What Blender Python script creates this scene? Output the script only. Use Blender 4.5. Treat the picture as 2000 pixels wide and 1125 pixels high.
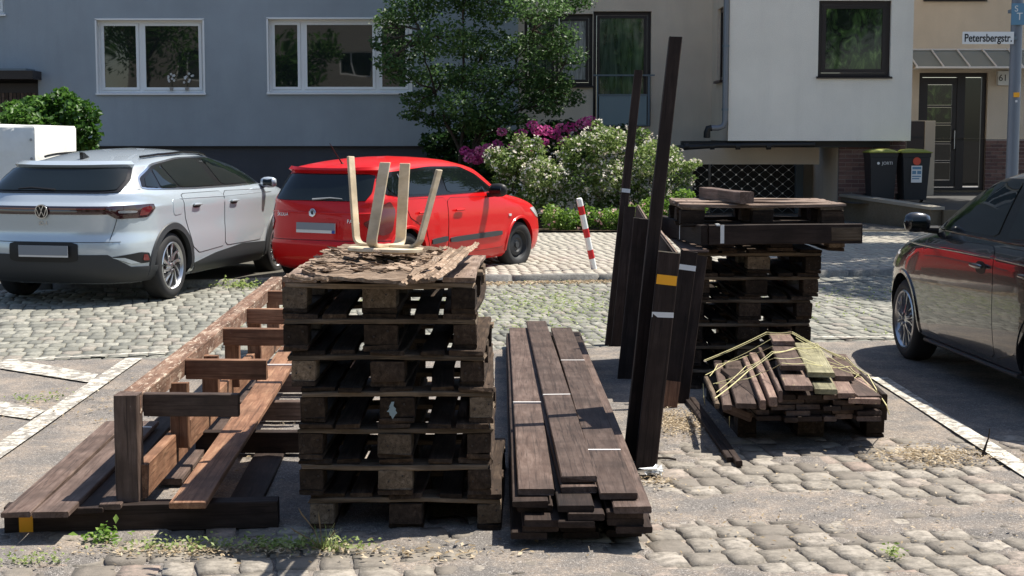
import bpy, bmesh, math, random
import numpy as np
from mathutils import Vector, Matrix, geometry
R = math.radians
random.seed(7); rng = np.random.default_rng(11)
S = bpy.context.scene
for o in list(bpy.data.objects): bpy.data.objects.remove(o)
COL = S.collection

# ---------------------------------------------------------------- camera, sky, sun, exposure
EYE = 1.65; PITCH = R(5.72); F = 3000.0
cam = bpy.data.cameras.new('camera'); co = bpy.data.objects.new('camera', cam); COL.objects.link(co)
cam.lens = 54.0; cam.sensor_width = 36.0; cam.clip_end = 2000; cam.clip_start = 0.1
co.location = (0, 0, EYE); co.rotation_euler = (R(90) - PITCH, 0, 0)
S.camera = co
SUNV = Vector((0.48, 0.21, 1.0)).normalized()          # direction to the sun
world = bpy.data.worlds.new('World'); S.world = world; world.use_nodes = True
nt = world.node_tree; bg = nt.nodes['Background']
sky = nt.nodes.new('ShaderNodeTexSky'); sky.sky_type = 'NISHITA'; sky.sun_disc = False
sky.sun_elevation = math.asin(SUNV.z); sky.sun_rotation = math.atan2(SUNV.x, SUNV.y)
nt.links.new(sky.outputs[0], bg.inputs[0]); bg.inputs[1].default_value = 0.095
sun = bpy.data.lights.new('sun', 'SUN'); sun.energy = 5.0; sun.angle = R(0.53); sun.color = (1.0, 0.945, 0.85)
so = bpy.data.objects.new('sun', sun); COL.objects.link(so)
so.rotation_euler = SUNV.to_track_quat('Z', 'Y').to_euler()
S.view_settings.view_transform = 'Standard'; S.view_settings.look = 'None'
S.view_settings.exposure = 0.78; S.view_settings.gamma = 1.0; S.view_settings.use_curve_mapping = False
S.render.engine = 'CYCLES'

# ---------------------------------------------------------------- helpers
def ray(px, py):
    dx, dy = px - 1000.0, py - 562.5
    return Vector((dx, F*math.cos(PITCH) - dy*math.sin(PITCH), -F*math.sin(PITCH) - dy*math.cos(PITCH)))
def G(px, py, h=0.0):                                   # point of the plane z = h seen at a photo pixel
    d = ray(px, py); t = (h - EYE)/d.z
    return Vector((d.x*t, d.y*t, h))
def D(px, py, Y):                                       # point at depth y = Y seen at a photo pixel
    d = ray(px, py); t = Y/d.y
    return Vector((d.x*t, Y, EYE + d.z*t))
def DX(px, Y): return (px - 1000.0)*Y/F
def DH(py, Y): return D(1000, py, Y).z

class MB:
    def __init__(s): s.v = []; s.f = []
    def add(s, vs, fs):
        b = len(s.v); s.v += [tuple(v) for v in vs]; s.f += [tuple(b+i for i in f) for f in fs]
    def box(s, x0, x1, y0, y1, z0, z1, M=None):
        vs = [Vector((x, y, z)) for z in (z0, z1) for y in (y0, y1) for x in (x0, x1)]
        if M: vs = [M @ v for v in vs]
        s.add(vs, [(0,2,3,1), (4,5,7,6), (0,1,5,4), (2,6,7,3), (0,4,6,2), (1,3,7,5)]); return s
    def tube(s, pts, r, n=8, cap=True):
        pts = [Vector(p) for p in pts]; rs = r if isinstance(r, (list, tuple)) else [r]*len(pts)
        b = len(s.v); up = None
        for i, p in enumerate(pts):
            t = (pts[min(i+1, len(pts)-1)] - pts[max(i-1, 0)]).normalized()
            if up is None: up = t.orthogonal().normalized()
            a = (up - t*up.dot(t)).normalized(); up = a; c = t.cross(a)
            for k in range(n):
                q = 2*math.pi*k/n; s.v.append(tuple(p + (a*math.cos(q) + c*math.sin(q))*rs[i]))
        for i in range(len(pts)-1):
            for k in range(n):
                s.f.append((b+i*n+k, b+i*n+(k+1) % n, b+(i+1)*n+(k+1) % n, b+(i+1)*n+k))
        if cap:
            s.f.append(tuple(b+k for k in range(n))[::-1]); e = b+(len(pts)-1)*n; s.f.append(tuple(e+k for k in range(n)))
        return s
    def lathe(s, prof, n=32, axis='y', M=None):          # prof: (radius, along)
        b = len(s.v)
        for r, a in prof:
            for k in range(n):
                q = 2*math.pi*k/n
                v = Vector((r*math.cos(q), a, r*math.sin(q))) if axis == 'y' else Vector((r*math.cos(q), r*math.sin(q), a))
                s.v.append(tuple(M @ v if M else v))
        for i in range(len(prof)-1):
            for k in range(n):
                s.f.append((b+i*n+k, b+i*n+(k+1) % n, b+(i+1)*n+(k+1) % n, b+(i+1)*n+k))
        return s
    def prism(s, poly, z0, z1, M=None):
        n = len(poly); vs = [Vector((x, y, z0)) for x, y in poly] + [Vector((x, y, z1)) for x, y in poly]
        if M: vs = [M @ v for v in vs]
        s.add(vs, [tuple(range(n))[::-1], tuple(range(n, 2*n))] + [(i, (i+1) % n, n+(i+1) % n, n+i) for i in range(n)]); return s
    def mesh(s, name='m', smooth=False, angle=None):
        m = bpy.data.meshes.new(name); m.from_pydata(s.v, [], s.f)
        bm = bmesh.new(); bm.from_mesh(m); bmesh.ops.recalc_face_normals(bm, faces=bm.faces); bm.to_mesh(m); bm.free()
        if smooth:
            m.polygons.foreach_set('use_smooth', [True]*len(m.polygons))
            m.set_sharp_from_angle(angle=R(angle or 35))
        return m

def put(name, me, mat, parent=None, loc=None, M=None, label=None, cat=None, group=None, kind=None):
    o = bpy.data.objects.new(name, me); COL.objects.link(o)
    if mat is not None and me is not None and len(me.materials) == 0: me.materials.append(mat)
    if parent: o.parent = parent
    if M is not None: o.matrix_local = M
    if loc is not None: o.location = loc
    if label: o['label'] = label
    if cat: o['category'] = cat
    if group: o['group'] = group
    if kind: o['kind'] = kind
    return o
def thing(name, label, cat, loc=(0, 0, 0), rz=0, group=None, M=None):
    o = bpy.data.objects.new(name, None); COL.objects.link(o); o.empty_display_size = .1
    if M is not None: o.matrix_world = M
    else: o.location = loc; o.rotation_euler = (0, 0, rz)
    o['label'] = label; o['category'] = cat
    if group: o['group'] = group
    return o
def bx(name, mat, parent, x0, x1, y0, y1, z0, z1, bev=0, **k):
    cx, cy, cz = (x0+x1)/2, (y0+y1)/2, (z0+z1)/2
    mb = MB(); mb.box(x0-cx, x1-cx, y0-cy, y1-cy, z0-cz, z1-cz)
    o = put(name, mb.mesh(name), mat, parent, loc=(cx, cy, cz), **k)
    if bev:
        b = o.modifiers.new('bevel', 'BEVEL'); b.width = bev; b.segments = 2; b.limit_method = 'ANGLE'
    return o
def curve_smooth(pts, it=2, q=.25, closed=True):
    for _ in range(it):
        out = []; n = len(pts)
        for i in range(n if closed else n-1):
            a, b = pts[i], pts[(i+1) % n]
            out.append(tuple(a[k]*(1-q)+b[k]*q for k in range(len(a)))); out.append(tuple(a[k]*q+b[k]*(1-q) for k in range(len(a))))
        pts = out
    return pts
def vnoise(x, y, seed=0):                                # smooth value noise, numpy arrays
    xi = np.floor(x).astype(int); yi = np.floor(y).astype(int); fx = x-xi; fy = y-yi
    fx = fx*fx*(3-2*fx); fy = fy*fy*(3-2*fy)
    def h(a, b):
        n = (a*374761393 + b*668265263 + seed*974634777) & 0x7fffffff
        n = ((n ^ (n >> 13))*1274126177) & 0x7fffffff
        return (n & 0xffff)/65535.0
    return (h(xi, yi)*(1-fx)+h(xi+1, yi)*fx)*(1-fy) + (h(xi, yi+1)*(1-fx)+h(xi+1, yi+1)*fx)*fy - .5

# ---------------------------------------------------------------- materials
def srgb(r, g, b):
    f = lambda c: (c/255/12.92) if c/255 <= .04045 else ((c/255+.055)/1.055)**2.4
    return (f(r), f(g), f(b))
class Mat:
    def __init__(s, name, col=(.5, .5, .5), rough=.8, spec=.4, metal=0, coat=0):
        s.m = bpy.data.materials.new(name); s.m.use_nodes = True; s.t = s.m.node_tree; s.n = s.t.nodes
        s.b = s.n['Principled BSDF']; s.set('Base Color', (*col, 1)); s.set('Roughness', rough); s.set('Specular IOR Level', spec)
        s.set('Metallic', metal); s.set('Coat Weight', coat); s.set('Coat Roughness', .03); s.co = None
    def set(s, k, v): s.b.inputs[k].default_value = v
    def coord(s, scale=(1, 1, 1), rnd=True):
        tc = s.n.new('ShaderNodeTexCoord'); mp = s.n.new('ShaderNodeMapping'); mp.inputs['Scale'].default_value = scale
        s.t.links.new(tc.outputs['Object'], mp.inputs['Vector'])
        if rnd:
            oi = s.n.new('ShaderNodeObjectInfo'); ml = s.n.new('ShaderNodeMath'); ml.operation = 'MULTIPLY'; ml.inputs[1].default_value = 37
            s.t.links.new(oi.outputs['Random'], ml.inputs[0]); s.t.links.new(ml.outputs[0], mp.inputs['Location'])
        return mp.outputs[0]
    def noise(s, vec, scale, detail=4, rough=.6, dist=0):
        n = s.n.new('ShaderNodeTexNoise'); n.inputs['Scale'].default_value = scale; n.inputs['Detail'].default_value = detail
        n.inputs['Roughness'].default_value = rough; n.inputs['Distortion'].default_value = dist
        s.t.links.new(vec, n.inputs['Vector']); return n.outputs['Fac']
    def ramp(s, fac, stops):
        r = s.n.new('ShaderNodeValToRGB'); e = r.color_ramp.elements
        while len(e) < len(stops): e.new(.5)
        for el, (p, c) in zip(e, stops): el.position = p; el.color = (*c, 1) if len(c) == 3 else c
        s.t.links.new(fac, r.inputs[0]); return r.outputs[0]
    def mix(s, fac, a, b, mode='MIX'):
        m = s.n.new('ShaderNodeMix'); m.data_type = 'RGBA'; m.blend_type = mode
        for v, i in ((fac, 0), (a, 6), (b, 7)):
            if isinstance(v, (int, float)): m.inputs[i].default_value = v
            elif isinstance(v, tuple): m.inputs[i].default_value = (*v, 1)
            else: s.t.links.new(v, m.inputs[i])
        return m.outputs[2]
    def base(s, c): s.t.links.new(c, s.b.inputs['Base Color']); return s
    def rr(s, f, a, b):
        m = s.n.new('ShaderNodeMapRange'); m.inputs[3].default_value = a; m.inputs[4].default_value = b
        s.t.links.new(f, m.inputs[0]); s.t.links.new(m.outputs[0], s.b.inputs['Roughness']); return s
    def bump(s, h, dist=.01, strength=.6):
        b = s.n.new('ShaderNodeBump'); b.inputs['Distance'].default_value = dist; b.inputs['Strength'].default_value = strength
        s.t.links.new(h, b.inputs['Height']); s.t.links.new(b.outputs[0], s.b.inputs['Normal']); return s
    def rand(s):
        return s.n.new('ShaderNodeObjectInfo').outputs['Random']

def wood(name, dark, mid, light, rough=.75, grain=14, wear=None, var=.5, bumpd=.003):
    m = Mat(name, mid, rough, .3)
    v = m.coord((1.3, grain, grain)); n1 = m.noise(v, 3.2, 6, .65, .4)
    c = m.ramp(n1, [(.3, dark), (.5, mid), (.72, light)])
    v2 = m.coord((1, 1, 1)); n2 = m.noise(v2, 5, 4)
    c = m.mix(m.ramp(n2, [(.4, (0, 0, 0)), (.66, (.75,)*3)]), c, tuple(x*.45 for x in mid))
    if wear:
        n3 = m.noise(m.coord((1, 4, 4)), 9, 6, .75, .3)
        c = m.mix(m.ramp(n3, [(wear[1], (0, 0, 0)), (wear[1]+.035, (1, 1, 1))]), c, wear[0])
    n4 = m.noise(m.coord((.45, 24, 24)), 1.6, 3, .5, .6); c = m.mix(m.ramp(n4, [(.475, (0, 0, 0)), (.492, (.7 if var > .15 else .06,)*3), (.502, (.7 if var > .15 else .06,)*3), (.52, (0, 0, 0))]), c, tuple(x*.28 for x in mid))
    r = m.ramp(m.rand(), [(0, (1-var,)*3), (1, (1+var*.6,)*3)])
    c = m.mix(1.0, c, r, 'MULTIPLY'); m.base(c); m.bump(n1, bumpd, .8); m.set('Specular IOR Level', .22); return m.m

M = {}
def mk():
    # painted / weathered timbers
    M['brown'] = wood('brown_glazed_wood', (.07, .044, .034), (.12, .082, .066), (.18, .13, .108), .65, 10, ((.30, .25, .21), .70), .35)
    M['darkbrown'] = wood('dark_brown_wood', (.022, .013, .010), (.036, .023, .018), (.055, .038, .031), .72, 10, ((.10, .075, .065), .72), .3)
    M['orange'] = wood('red_brown_wood', (.14, .068, .040), (.25, .13, .078), (.37, .22, .135), .6, 12, ((.40, .25, .17), .67), .25)
    M['peel'] = wood('peeling_wood', (.11, .06, .042), (.24, .14, .095), (.42, .31, .235), .85, 6, ((.50, .40, .31), .56), .2, .008)
    M['pallet'] = wood('weathered_pallet_wood', (.022, .014, .009), (.052, .034, .023), (.11, .076, .052), .9, 12, ((.26, .20, .15), .68), .6, .006)
    M['pallet_top'] = wood('grey_pallet_wood', (.12, .085, .065), (.25, .18, .14), (.42, .33, .27), .9, 14, ((.5, .42, .35), .66), .3, .006)  # paler copy of the pallet wood, painted for sunlit top decks
    M['pallet_edge'] = wood('pallet_board_wood', (.09, .062, .040), (.17, .125, .086), (.28, .21, .15), .9, 14, None, .4, .005)
    M['bark'] = wood('flaking_wood', (.13, .085, .055), (.31, .22, .155), (.50, .40, .31), .95, 8, None, .35, .02)
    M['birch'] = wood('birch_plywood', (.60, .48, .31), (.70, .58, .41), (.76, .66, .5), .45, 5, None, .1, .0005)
    M['yellowgreen'] = wood('lichened_wood', (.17, .155, .10), (.26, .24, .145), (.36, .33, .22), .8, 10, None, .2)
    M['redplank'] = wood('reddish_plank_wood', (.17, .11, .09), (.26, .175, .14), (.36, .26, .21), .75, 10, ((.42, .34, .2), .62), .35)
    # flat ones
    for k, c, r in [('white', (.78, .78, .76), .5), ('black', (.012, .012, .013), .5), ('rubber', (.022, .022, .023), .75), ('blackgloss', (.008, .008, .009), .12),
                    ('sticker', (.95, .42, .02), .4), ('tape', (.72, .72, .70), .5), ('darkframe', (.022, .015, .014), .4), ('steel', (.30, .31, .32), .35),
                    ('cladding', (.035, .038, .042), .55), ('cord', (.68, .62, .32), .5), ('chalk', (.70, .68, .66), .8), ('redplas', (.55, .012, .02), .3),
                    ('mailmetal', (.36, .32, .26), .45), ('lidgreen', (.22, .24, .04), .5), ('bin', (.016, .018, .022), .45), ('blue', (.02, .06, .3), .4),
                    ('plate', (.22, .24, .27), .5), ('pink', (.45, .05, .22), .7), ('pinkpale', (.62, .30, .33), .7), ('petal', (.78, .72, .66), .7), ('orchid', (.75, .75, .72), .6),
                    ('signblue', (.12, .25, .36), .5), ('stickred', (.6, .08, .04), .5), ('joint', (.085, .078, .062), .95), ('mortar', (.38, .33, .30), .9)]:
        M[k] = Mat(k, c, r).m
    M['chrome'] = Mat('chrome', (.75, .76, .78), .15, .5, 1).m
    M['alu'] = Mat('alloy', (.55, .56, .58), .28, .5, .9).m
    M['pipe'] = Mat('zinc_pipe', (.17, .185, .21), .45, .5, .4).m
    M['railgrey'] = Mat('rail_grey', (.13, .17, .20), .45).m
    M['frost'] = Mat('frosted_panel', (.20, .27, .30), .25).m
    # car paint
    m = Mat('silver_paint', (.50, .56, .61), .27, .5, .35, 1.0); M['silver'] = m.m
    m = Mat('red_paint', (.56, .003, .004), .42, .25, 0, .45); M['red'] = m.m
    m = Mat('anthracite_paint', (.016, .018, .022), .25, .5, .2, 1.0); M['anth'] = m.m
    m = Mat('car_glass', (.006, .009, .009), .02, .5); m.set('IOR', 1.5); M['glass'] = m.m
    m = Mat('window_glass', (.012, .016, .014), .015, .5); m.set('IOR', 1.85); v = m.coord((1, 1, 1)); m.bump(m.noise(v, .9, 1), .02, .25); M['pane'] = m.m
    m = Mat('curtained_glass', (.05, .08, .06), .03, .5); m.set('IOR', 2.0); v = m.coord((6, 1, .7))
    m.base(m.ramp(m.noise(v, 2.2, 5, .6, .5), [(.35, (.015, .022, .02)), (.6, (.075, .105, .08)), (.75, (.13, .16, .14))])); M['curtain'] = m.m  # curtain folds and a greenish reflection painted together into the pane
    m = Mat('leafy_glass', (.05, .08, .06), .03, .5); m.set('IOR', 1.5); v = m.coord((2.2, 1, 1.3))
    m.base(m.ramp(m.noise(v, 2.0, 6, .65, 1.2), [(.42, (.008, .012, .010)), (.55, (.04, .075, .025)), (.68, (.16, .24, .08))])); M['leafglass'] = m.m  # tree reflections painted in green into the pane colour
    m = Mat('lamp_red', (.13, .004, .008), .06, .6, 0, 1); M['lampred'] = m.m
    m = Mat('lamp_dark', (.035, .008, .010), .06, .6, 0, 1); M['lampdark'] = m.m
    m = Mat('lamp_clear', (.60, .58, .58), .1, .6, 0, 1); M['lampclear'] = m.m
    m = Mat('net_curtain', (.5, .5, .48), .2, .5); v = m.coord((9, 1, 1)); m.base(m.ramp(m.noise(v, 1.6, 5, .7, .8), [(.35, (.06, .06, .055)), (.5, (.30, .30, .28)), (.7, (.62, .62, .60))])); M['netcurtain'] = m.m
    # stucco
    def stucco(k, c, var=.12, bs=90):
        m = Mat(k, c, .95, .15); v = m.coord((1, 1, 1), False)
        n = m.noise(v, bs, 3, .7); n2 = m.noise(v, .7, 5, .6); n3 = m.noise(m.coord((3, 3, .35), False), 1.2, 4)
        cc = m.ramp(n2, [(.3, tuple(x*(1-var) for x in c)), (.7, tuple(x*(1+var) for x in c))])
        cc = m.mix(m.ramp(n3, [(.5, (0, 0, 0)), (.8, (.4,)*3)]), cc, tuple(x*.80 for x in c))
        cc = m.mix(m.ramp(n, [(.35, (.5,)*3), (.6, (0, 0, 0))]), cc, tuple(x*.62 for x in c))
        m.base(cc); m.bump(n, .012, .6); M[k] = m.m
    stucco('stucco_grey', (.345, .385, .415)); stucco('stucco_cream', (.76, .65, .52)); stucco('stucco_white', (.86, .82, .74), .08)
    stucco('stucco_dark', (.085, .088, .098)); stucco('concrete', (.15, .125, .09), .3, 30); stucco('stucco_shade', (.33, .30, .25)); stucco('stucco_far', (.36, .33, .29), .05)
    m = Mat('brick', (.10, .06, .055), .9, .2); v = m.coord((1, 1, 1)); c = m.ramp(m.rand(), [(0, (.13, .08, .078)), (.5, (.20, .115, .10)), (1, (.26, .16, .135))])
    n = m.noise(v, 40, 4); c = m.mix(m.ramp(n, [(.4, (0, 0, 0)), (.7, (.5,)*3)]), c, (.06, .045, .045)); m.base(c); m.bump(n, .004, .6); M['brick'] = m.m
    # asphalt
    def asphalt(k, a, b, sand, th=.60):
        m = Mat(k, a, .95, .2); v = m.coord((1, 1, 1), False)
        fine = m.noise(v, 210, 3, .8); mid = m.noise(v, 3.2, 6, .65); big = m.noise(v, .55, 5, .6)
        c = m.ramp(fine, [(.34, tuple(x*.45 for x in a)), (.5, a), (.68, b)])
        c = m.mix(m.ramp(big, [(.4, (0, 0, 0)), (.7, (.4,)*3)]), c, tuple(x*.62 for x in a))
        grit = m.noise(v, 60, 5, .8); mm = m.n.new('ShaderNodeMath'); mm.operation = 'MULTIPLY'
        m.t.links.new(m.ramp(mid, [(th-.12, (0, 0, 0)), (th+.1, (1, 1, 1))]), mm.inputs[0]); m.t.links.new(m.ramp(grit, [(.42, (.2,)*3), (.6, (1, 1, 1))]), mm.inputs[1])
        c = m.mix(mm.outputs[0], c, sand); peb = m.noise(v, 85, 2, .9); c = m.mix(m.ramp(peb, [(.58, (0, 0, 0)), (.66, (.75,)*3)]), c, tuple(min(1, x*1.5) for x in b)); c = m.mix(m.ramp(peb, [(.30, (.75,)*3), (.38, (0, 0, 0))]), c, tuple(x*.35 for x in a)); m.base(c); m.bump(peb, .008, .9); M[k] = m.m
    asphalt('asphalt', (.135, .128, .12), (.26, .245, .225), (.30, .25, .19)); asphalt('asphalt_near', (.15, .137, .126), (.30, .275, .25), (.36, .29, .225), .55)
    def stone(k, cols, dark=.55):
        m = Mat(k, cols[1], .85, .3); v = m.coord((1, 1, 1)); at = m.n.new('ShaderNodeAttribute'); at.attribute_name = 'tone'
        c = m.ramp(at.outputs['Fac'], [(0, cols[0]), (.45, cols[1]), (.8, cols[2]), (1, cols[3])])
        n = m.noise(v, 22, 7, .75); c = m.mix(m.ramp(n, [(.40, (0, 0, 0)), (.60, (.8,)*3)]), c, tuple(x*dark for x in cols[1])); m.base(c); m.bump(m.noise(v, 60, 5, .7), .006, .8); M[k] = m.m
    stone('cobble', [(.165, .165, .145), (.26, .255, .215), (.355, .345, .295), (.30, .26, .22)])
    stone('cobble_near', [(.18, .155, .13), (.27, .24, .20), (.37, .33, .28), (.31, .235, .195)])
    stone('paver', [(.33, .30, .25), (.40, .37, .31), (.45, .42, .35), (.38, .33, .29)], .75)
    stone('kerbstone', [(.14, .14, .13), (.20, .19, .18), (.26, .25, .22), (.2, .18, .16)])
    stone('paver_dark', [(.06, .06, .058), (.09, .088, .085), (.12, .115, .11), (.1, .09, .085)])
    # line paint, worn
    m = Mat('road_paint', (.66, .64, .58), .8, .3); v = m.coord((1, 1, 1), False); n = m.noise(v, 16, 7, .75, .3)
    c = m.mix(m.ramp(n, [(.44, (0, 0, 0)), (.56, (1, 1, 1))]), (.56, .53, .46), (.21, .19, .165)); m.base(c); m.bump(m.noise(v, 150, 3), .004, .6); M['paint'] = m.m
    m = Mat('soil', (.07, .05, .035), .95, .1); v = m.coord((1, 1, 1), False); m.base(m.ramp(m.noise(v, 12, 6, .7), [(.35, (.03, .022, .015)), (.65, (.12, .09, .06))])); m.bump(m.noise(v, 30, 5), .03, .8); M['soil'] = m.m
    m = Mat('tarp', (.8, .79, .73), .55); v = m.coord((1, 1, 1)); m.base(m.ramp(m.noise(v, 2, 5), [(.35, (.70, .70, .66)), (.65, (.84, .83, .78))])); m.bump(m.noise(v, 3, 3), .04, .5); M['tarp'] = m.m
    # foliage: diffuse + translucent, tone per leaf
    def leaf(k, cols, tr=.45, rough=.45):
        m = Mat(k, cols[1], rough, .35); at = m.n.new('ShaderNodeAttribute'); at.attribute_name = 'tone'
        c = m.ramp(at.outputs['Fac'], [(i/(len(cols)-1), q) for i, q in enumerate(cols)]); m.base(c)
        tl = m.n.new('ShaderNodeBsdfTranslucent'); m.t.links.new(c, tl.inputs[0]); mx = m.n.new('ShaderNodeMixShader'); mx.inputs[0].default_value = tr
        out = m.n['Material Output']; m.t.links.new(m.b.outputs[0], mx.inputs[1]); m.t.links.new(tl.outputs[0], mx.inputs[2]); m.t.links.new(mx.outputs[0], out.inputs[0]); M[k] = m.m
    leaf('leaf_tree', [(.04, .085, .028), (.075, .145, .045), (.13, .22, .075)])
    leaf('leaf_bush', [(.03, .08, .012), (.06, .15, .022), (.14, .26, .06)])
    leaf('leaf_rose', [(.07, .13, .03), (.17, .25, .065), (.34, .40, .17)])
    leaf('leaf_low', [(.07, .15, .02), (.15, .27, .04), (.28, .40, .09)])
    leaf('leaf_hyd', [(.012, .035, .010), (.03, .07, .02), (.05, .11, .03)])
    leaf('weed', [(.16, .24, .05), (.28, .36, .11), (.48, .50, .26)])
    leaf('dry', [(.22, .16, .09), (.42, .33, .21), (.60, .50, .36)], .3, .8)
    leaf('petalwhite', [(.70, .62, .55), (.80, .75, .66), (.84, .80, .74)], .35, .7)
    leaf('petalpink', [(.40, .03, .20), (.62, .09, .34), (.75, .25, .45)], .3, .7)
    leaf('petalrose', [(.60, .30, .32), (.70, .42, .40), (.75, .55, .5)], .35, .7)
    M['trunk'] = wood('bark_brown', (.03, .022, .016), (.07, .055, .042), (.12, .10, .08), .9, 3)
mk()

# ================================================================ SETTING: ground, road, pavement
ANG = R(9.6); CA, SA = math.cos(ANG), math.sin(ANG); K0 = Vector((0, 17.2))
def fr(u, v): return (u*CA - v*SA, K0.y + u*SA + v*CA)           # street frame: v = 0 is the kerb line
def sheet(name, mat, pts, z, **k):
    me = bpy.data.meshes.new(name); me.from_pydata([(x, y, z) if not isinstance(z, (list, tuple)) else (x, y, zz) for (x, y), zz in zip(pts, z if isinstance(z, (list, tuple)) else [z]*len(pts))], [], [tuple(range(len(pts)))])
    return put(name, me, mat, **k)
sheet('ground', M['asphalt'], [(-300, -300), (300, -300), (300, 300), (-300, 300)], -.06, kind='structure')
def grid_sheet(name, mat, x0, x1, y0, y1, st, hf, keep=None, **k):
    nx = int((x1-x0)/st)+1; ny = int((y1-y0)/st)+1
    X, Y = np.meshgrid(np.linspace(x0, x1, nx), np.linspace(y0, y1, ny)); Z = hf(X, Y)
    v = np.stack([X.ravel(), Y.ravel(), Z.ravel()], 1)
    i = np.arange(nx*ny).reshape(ny, nx); q = np.stack([i[:-1, :-1].ravel(), i[:-1, 1:].ravel(), i[1:, 1:].ravel(), i[1:, :-1].ravel()], 1)
    if keep is not None: q = q[keep(v[q].mean(1))]
    return put(name, np_mesh(name, v, q, smooth=True), mat, **k)
def np_mesh(name, v, q, tone=None, smooth=False):
    me = bpy.data.meshes.new(name); n = q.shape[1]
    me.vertices.add(len(v)); me.vertices.foreach_set('co', np.ascontiguousarray(v, dtype=np.float32).ravel())
    me.loops.add(q.size); me.loops.foreach_set('vertex_index', np.ascontiguousarray(q, dtype=np.int32).ravel())
    me.polygons.add(len(q)); me.polygons.foreach_set('loop_start', np.arange(0, q.size, n, dtype=np.int32)); me.polygons.foreach_set('loop_total', np.full(len(q), n, dtype=np.int32))
    if smooth: me.polygons.foreach_set('use_smooth', np.ones(len(q), dtype=bool))
    me.update(calc_edges=True)
    if tone is not None:
        a = me.attributes.new('tone', 'FLOAT', 'POINT'); a.data.foreach_set('value', np.ascontiguousarray(tone, dtype=np.float32))
    return me
def near_h(x, y):                                                 # asphalt crust: high in the bay, patchy over old cobbles in front
    k = np.clip((y-7.75-.25*vnoise(x*1.3, y*1.3, 4)-.12*x)/.35, 0, 1)
    k2 = np.clip((6.9-y)/.3, 0, 1)*np.clip((-.4-x)/.5, 0, 1)
    kk = np.maximum(k, np.clip((y-6.45)/.2, 0, 1)*np.clip((.75-x)/.3, 0, 1))
    nz = .50*vnoise(x*1.1+3, y*1.5, 5)+.34*vnoise(x*4.6, y*5.2, 6)+.22*vnoise(x*15, y*17, 7); sm = np.clip((nz-.005)/.06, 0, 1)
    patch = -.007+.016*sm+.0025*vnoise(x*9, y*9, 12)
    patch = np.where(y > 0, patch, patch)
    return patch*(1-kk) + kk*(.007+.006*vnoise(x*2, y*2, 8)) + .003*vnoise(x*28, y*28, 9)
def infr(v0, v1): 
    def f(c):
        v = -(c[:, 0])*SA + (c[:, 1]-K0.y)*CA
        return (v > v0) & (v < v1)
    return f
grid_sheet('parking_bay', M['asphalt_near'], -4.6, 4.6, 4.6, 13.2, .03, near_h, infr(-50, -5.45), kind='structure')

def stone_arr(cx, cy, w, l, h, ang, r, tilt=.012, dome=.0045, skirt=.03, n=4):
    """one paving stone as arrays: n x n rounded domed top with a skirt"""
    g = np.linspace(-1, 1, n); X, Y = np.meshgrid(g, g)
    X = X*(1-.05*np.abs(Y)**3); Y = Y*(1-.05*np.abs(X)**3)
    jx = r.uniform(-.07, .07, X.shape); jy = r.uniform(-.07, .07, X.shape)
    x = (X+jx)*w/2; y = (Y+jy)*l/2
    z = h - dome*(np.maximum(np.abs(X), np.abs(Y))**3) + r.uniform(-.0018, .0018, X.shape) + r.uniform(-tilt, tilt)*X*w + r.uniform(-tilt, tilt)*Y*l
    z[(np.abs(X) > .85) & (np.abs(Y) > .85)] -= dome*.5
    c, s = math.cos(ang), math.sin(ang)
    top = np.stack([(cx+x*c-y*s).ravel(), (cy+x*s+y*c).ravel(), z.ravel()], 1)
    i = np.arange(n*n).reshape(n, n); q = np.stack([i[:-1, :-1].ravel(), i[:-1, 1:].ravel(), i[1:, 1:].ravel(), i[1:, :-1].ravel()], 1)
    ring = np.concatenate([i[0, :-1], i[:-1, -1], i[-1, :0:-1], i[:0:-1, 0]]); m = len(ring)
    low = top[ring].copy(); low[:, 2] = h-skirt; low[:, 0] += (low[:, 0]-cx)*.03; low[:, 1] += (low[:, 1]-cy)*.03
    b = n*n; k = np.arange(m); sq = np.stack([ring, b+k, b+(k+1) % m, ring[(k+1) % m]], 1)
    return np.concatenate([top, low]), np.concatenate([q, sq])
def lay_stones(nm, mat, parent, u0, u1, v0, v1, w, l, hf, z0, seed, individual=300, keep=None, gap=.010, jit=.12, **kw):
    r = np.random.default_rng(seed); items = []
    v = v0; row = 0
    while v < v1:
        ll = l*r.uniform(.9, 1.1); u = u0 + r.uniform(0, w)
        while u < u1:
            ww = w*r.uniform(1-jit*1.6, 1+jit*1.6); x, y = fr(u+ww/2, v+ll/2+r.normal(0, .006))
            if keep is None or keep(x, y): items.append((x, y, ww-gap, ll-gap, z0+hf(r), ANG+r.normal(0, .03), r.uniform()))
            u += ww
        v += ll; row += 1
    items.sort(key=lambda t: t[1]*(1 if abs(t[0]/max(t[1], 1)) < .36 else 9))
    first, rest = items[:individual], items[individual:]
    for (x, y, ww, ll, h, a, t) in first:
        vv, q = stone_arr(0, 0, ww, ll, 0, a, r, **kw); me = np_mesh(nm, vv, q, np.full(len(vv), t), True)
        put(nm, me, mat, parent, loc=(x, y, h))
    if rest:
        V = []; Q = []; T = []; b = 0
        for (x, y, ww, ll, h, a, t) in rest:
            vv, q = stone_arr(x, y, ww, ll, h, a, r, **kw); V.append(vv); Q.append(q+b); T.append(np.full(len(vv), t)); b += len(vv)
        put(nm+'_field', np_mesh(nm, np.concatenate(V), np.concatenate(Q), np.concatenate(T), True), mat, parent, kind='stuff')
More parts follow.
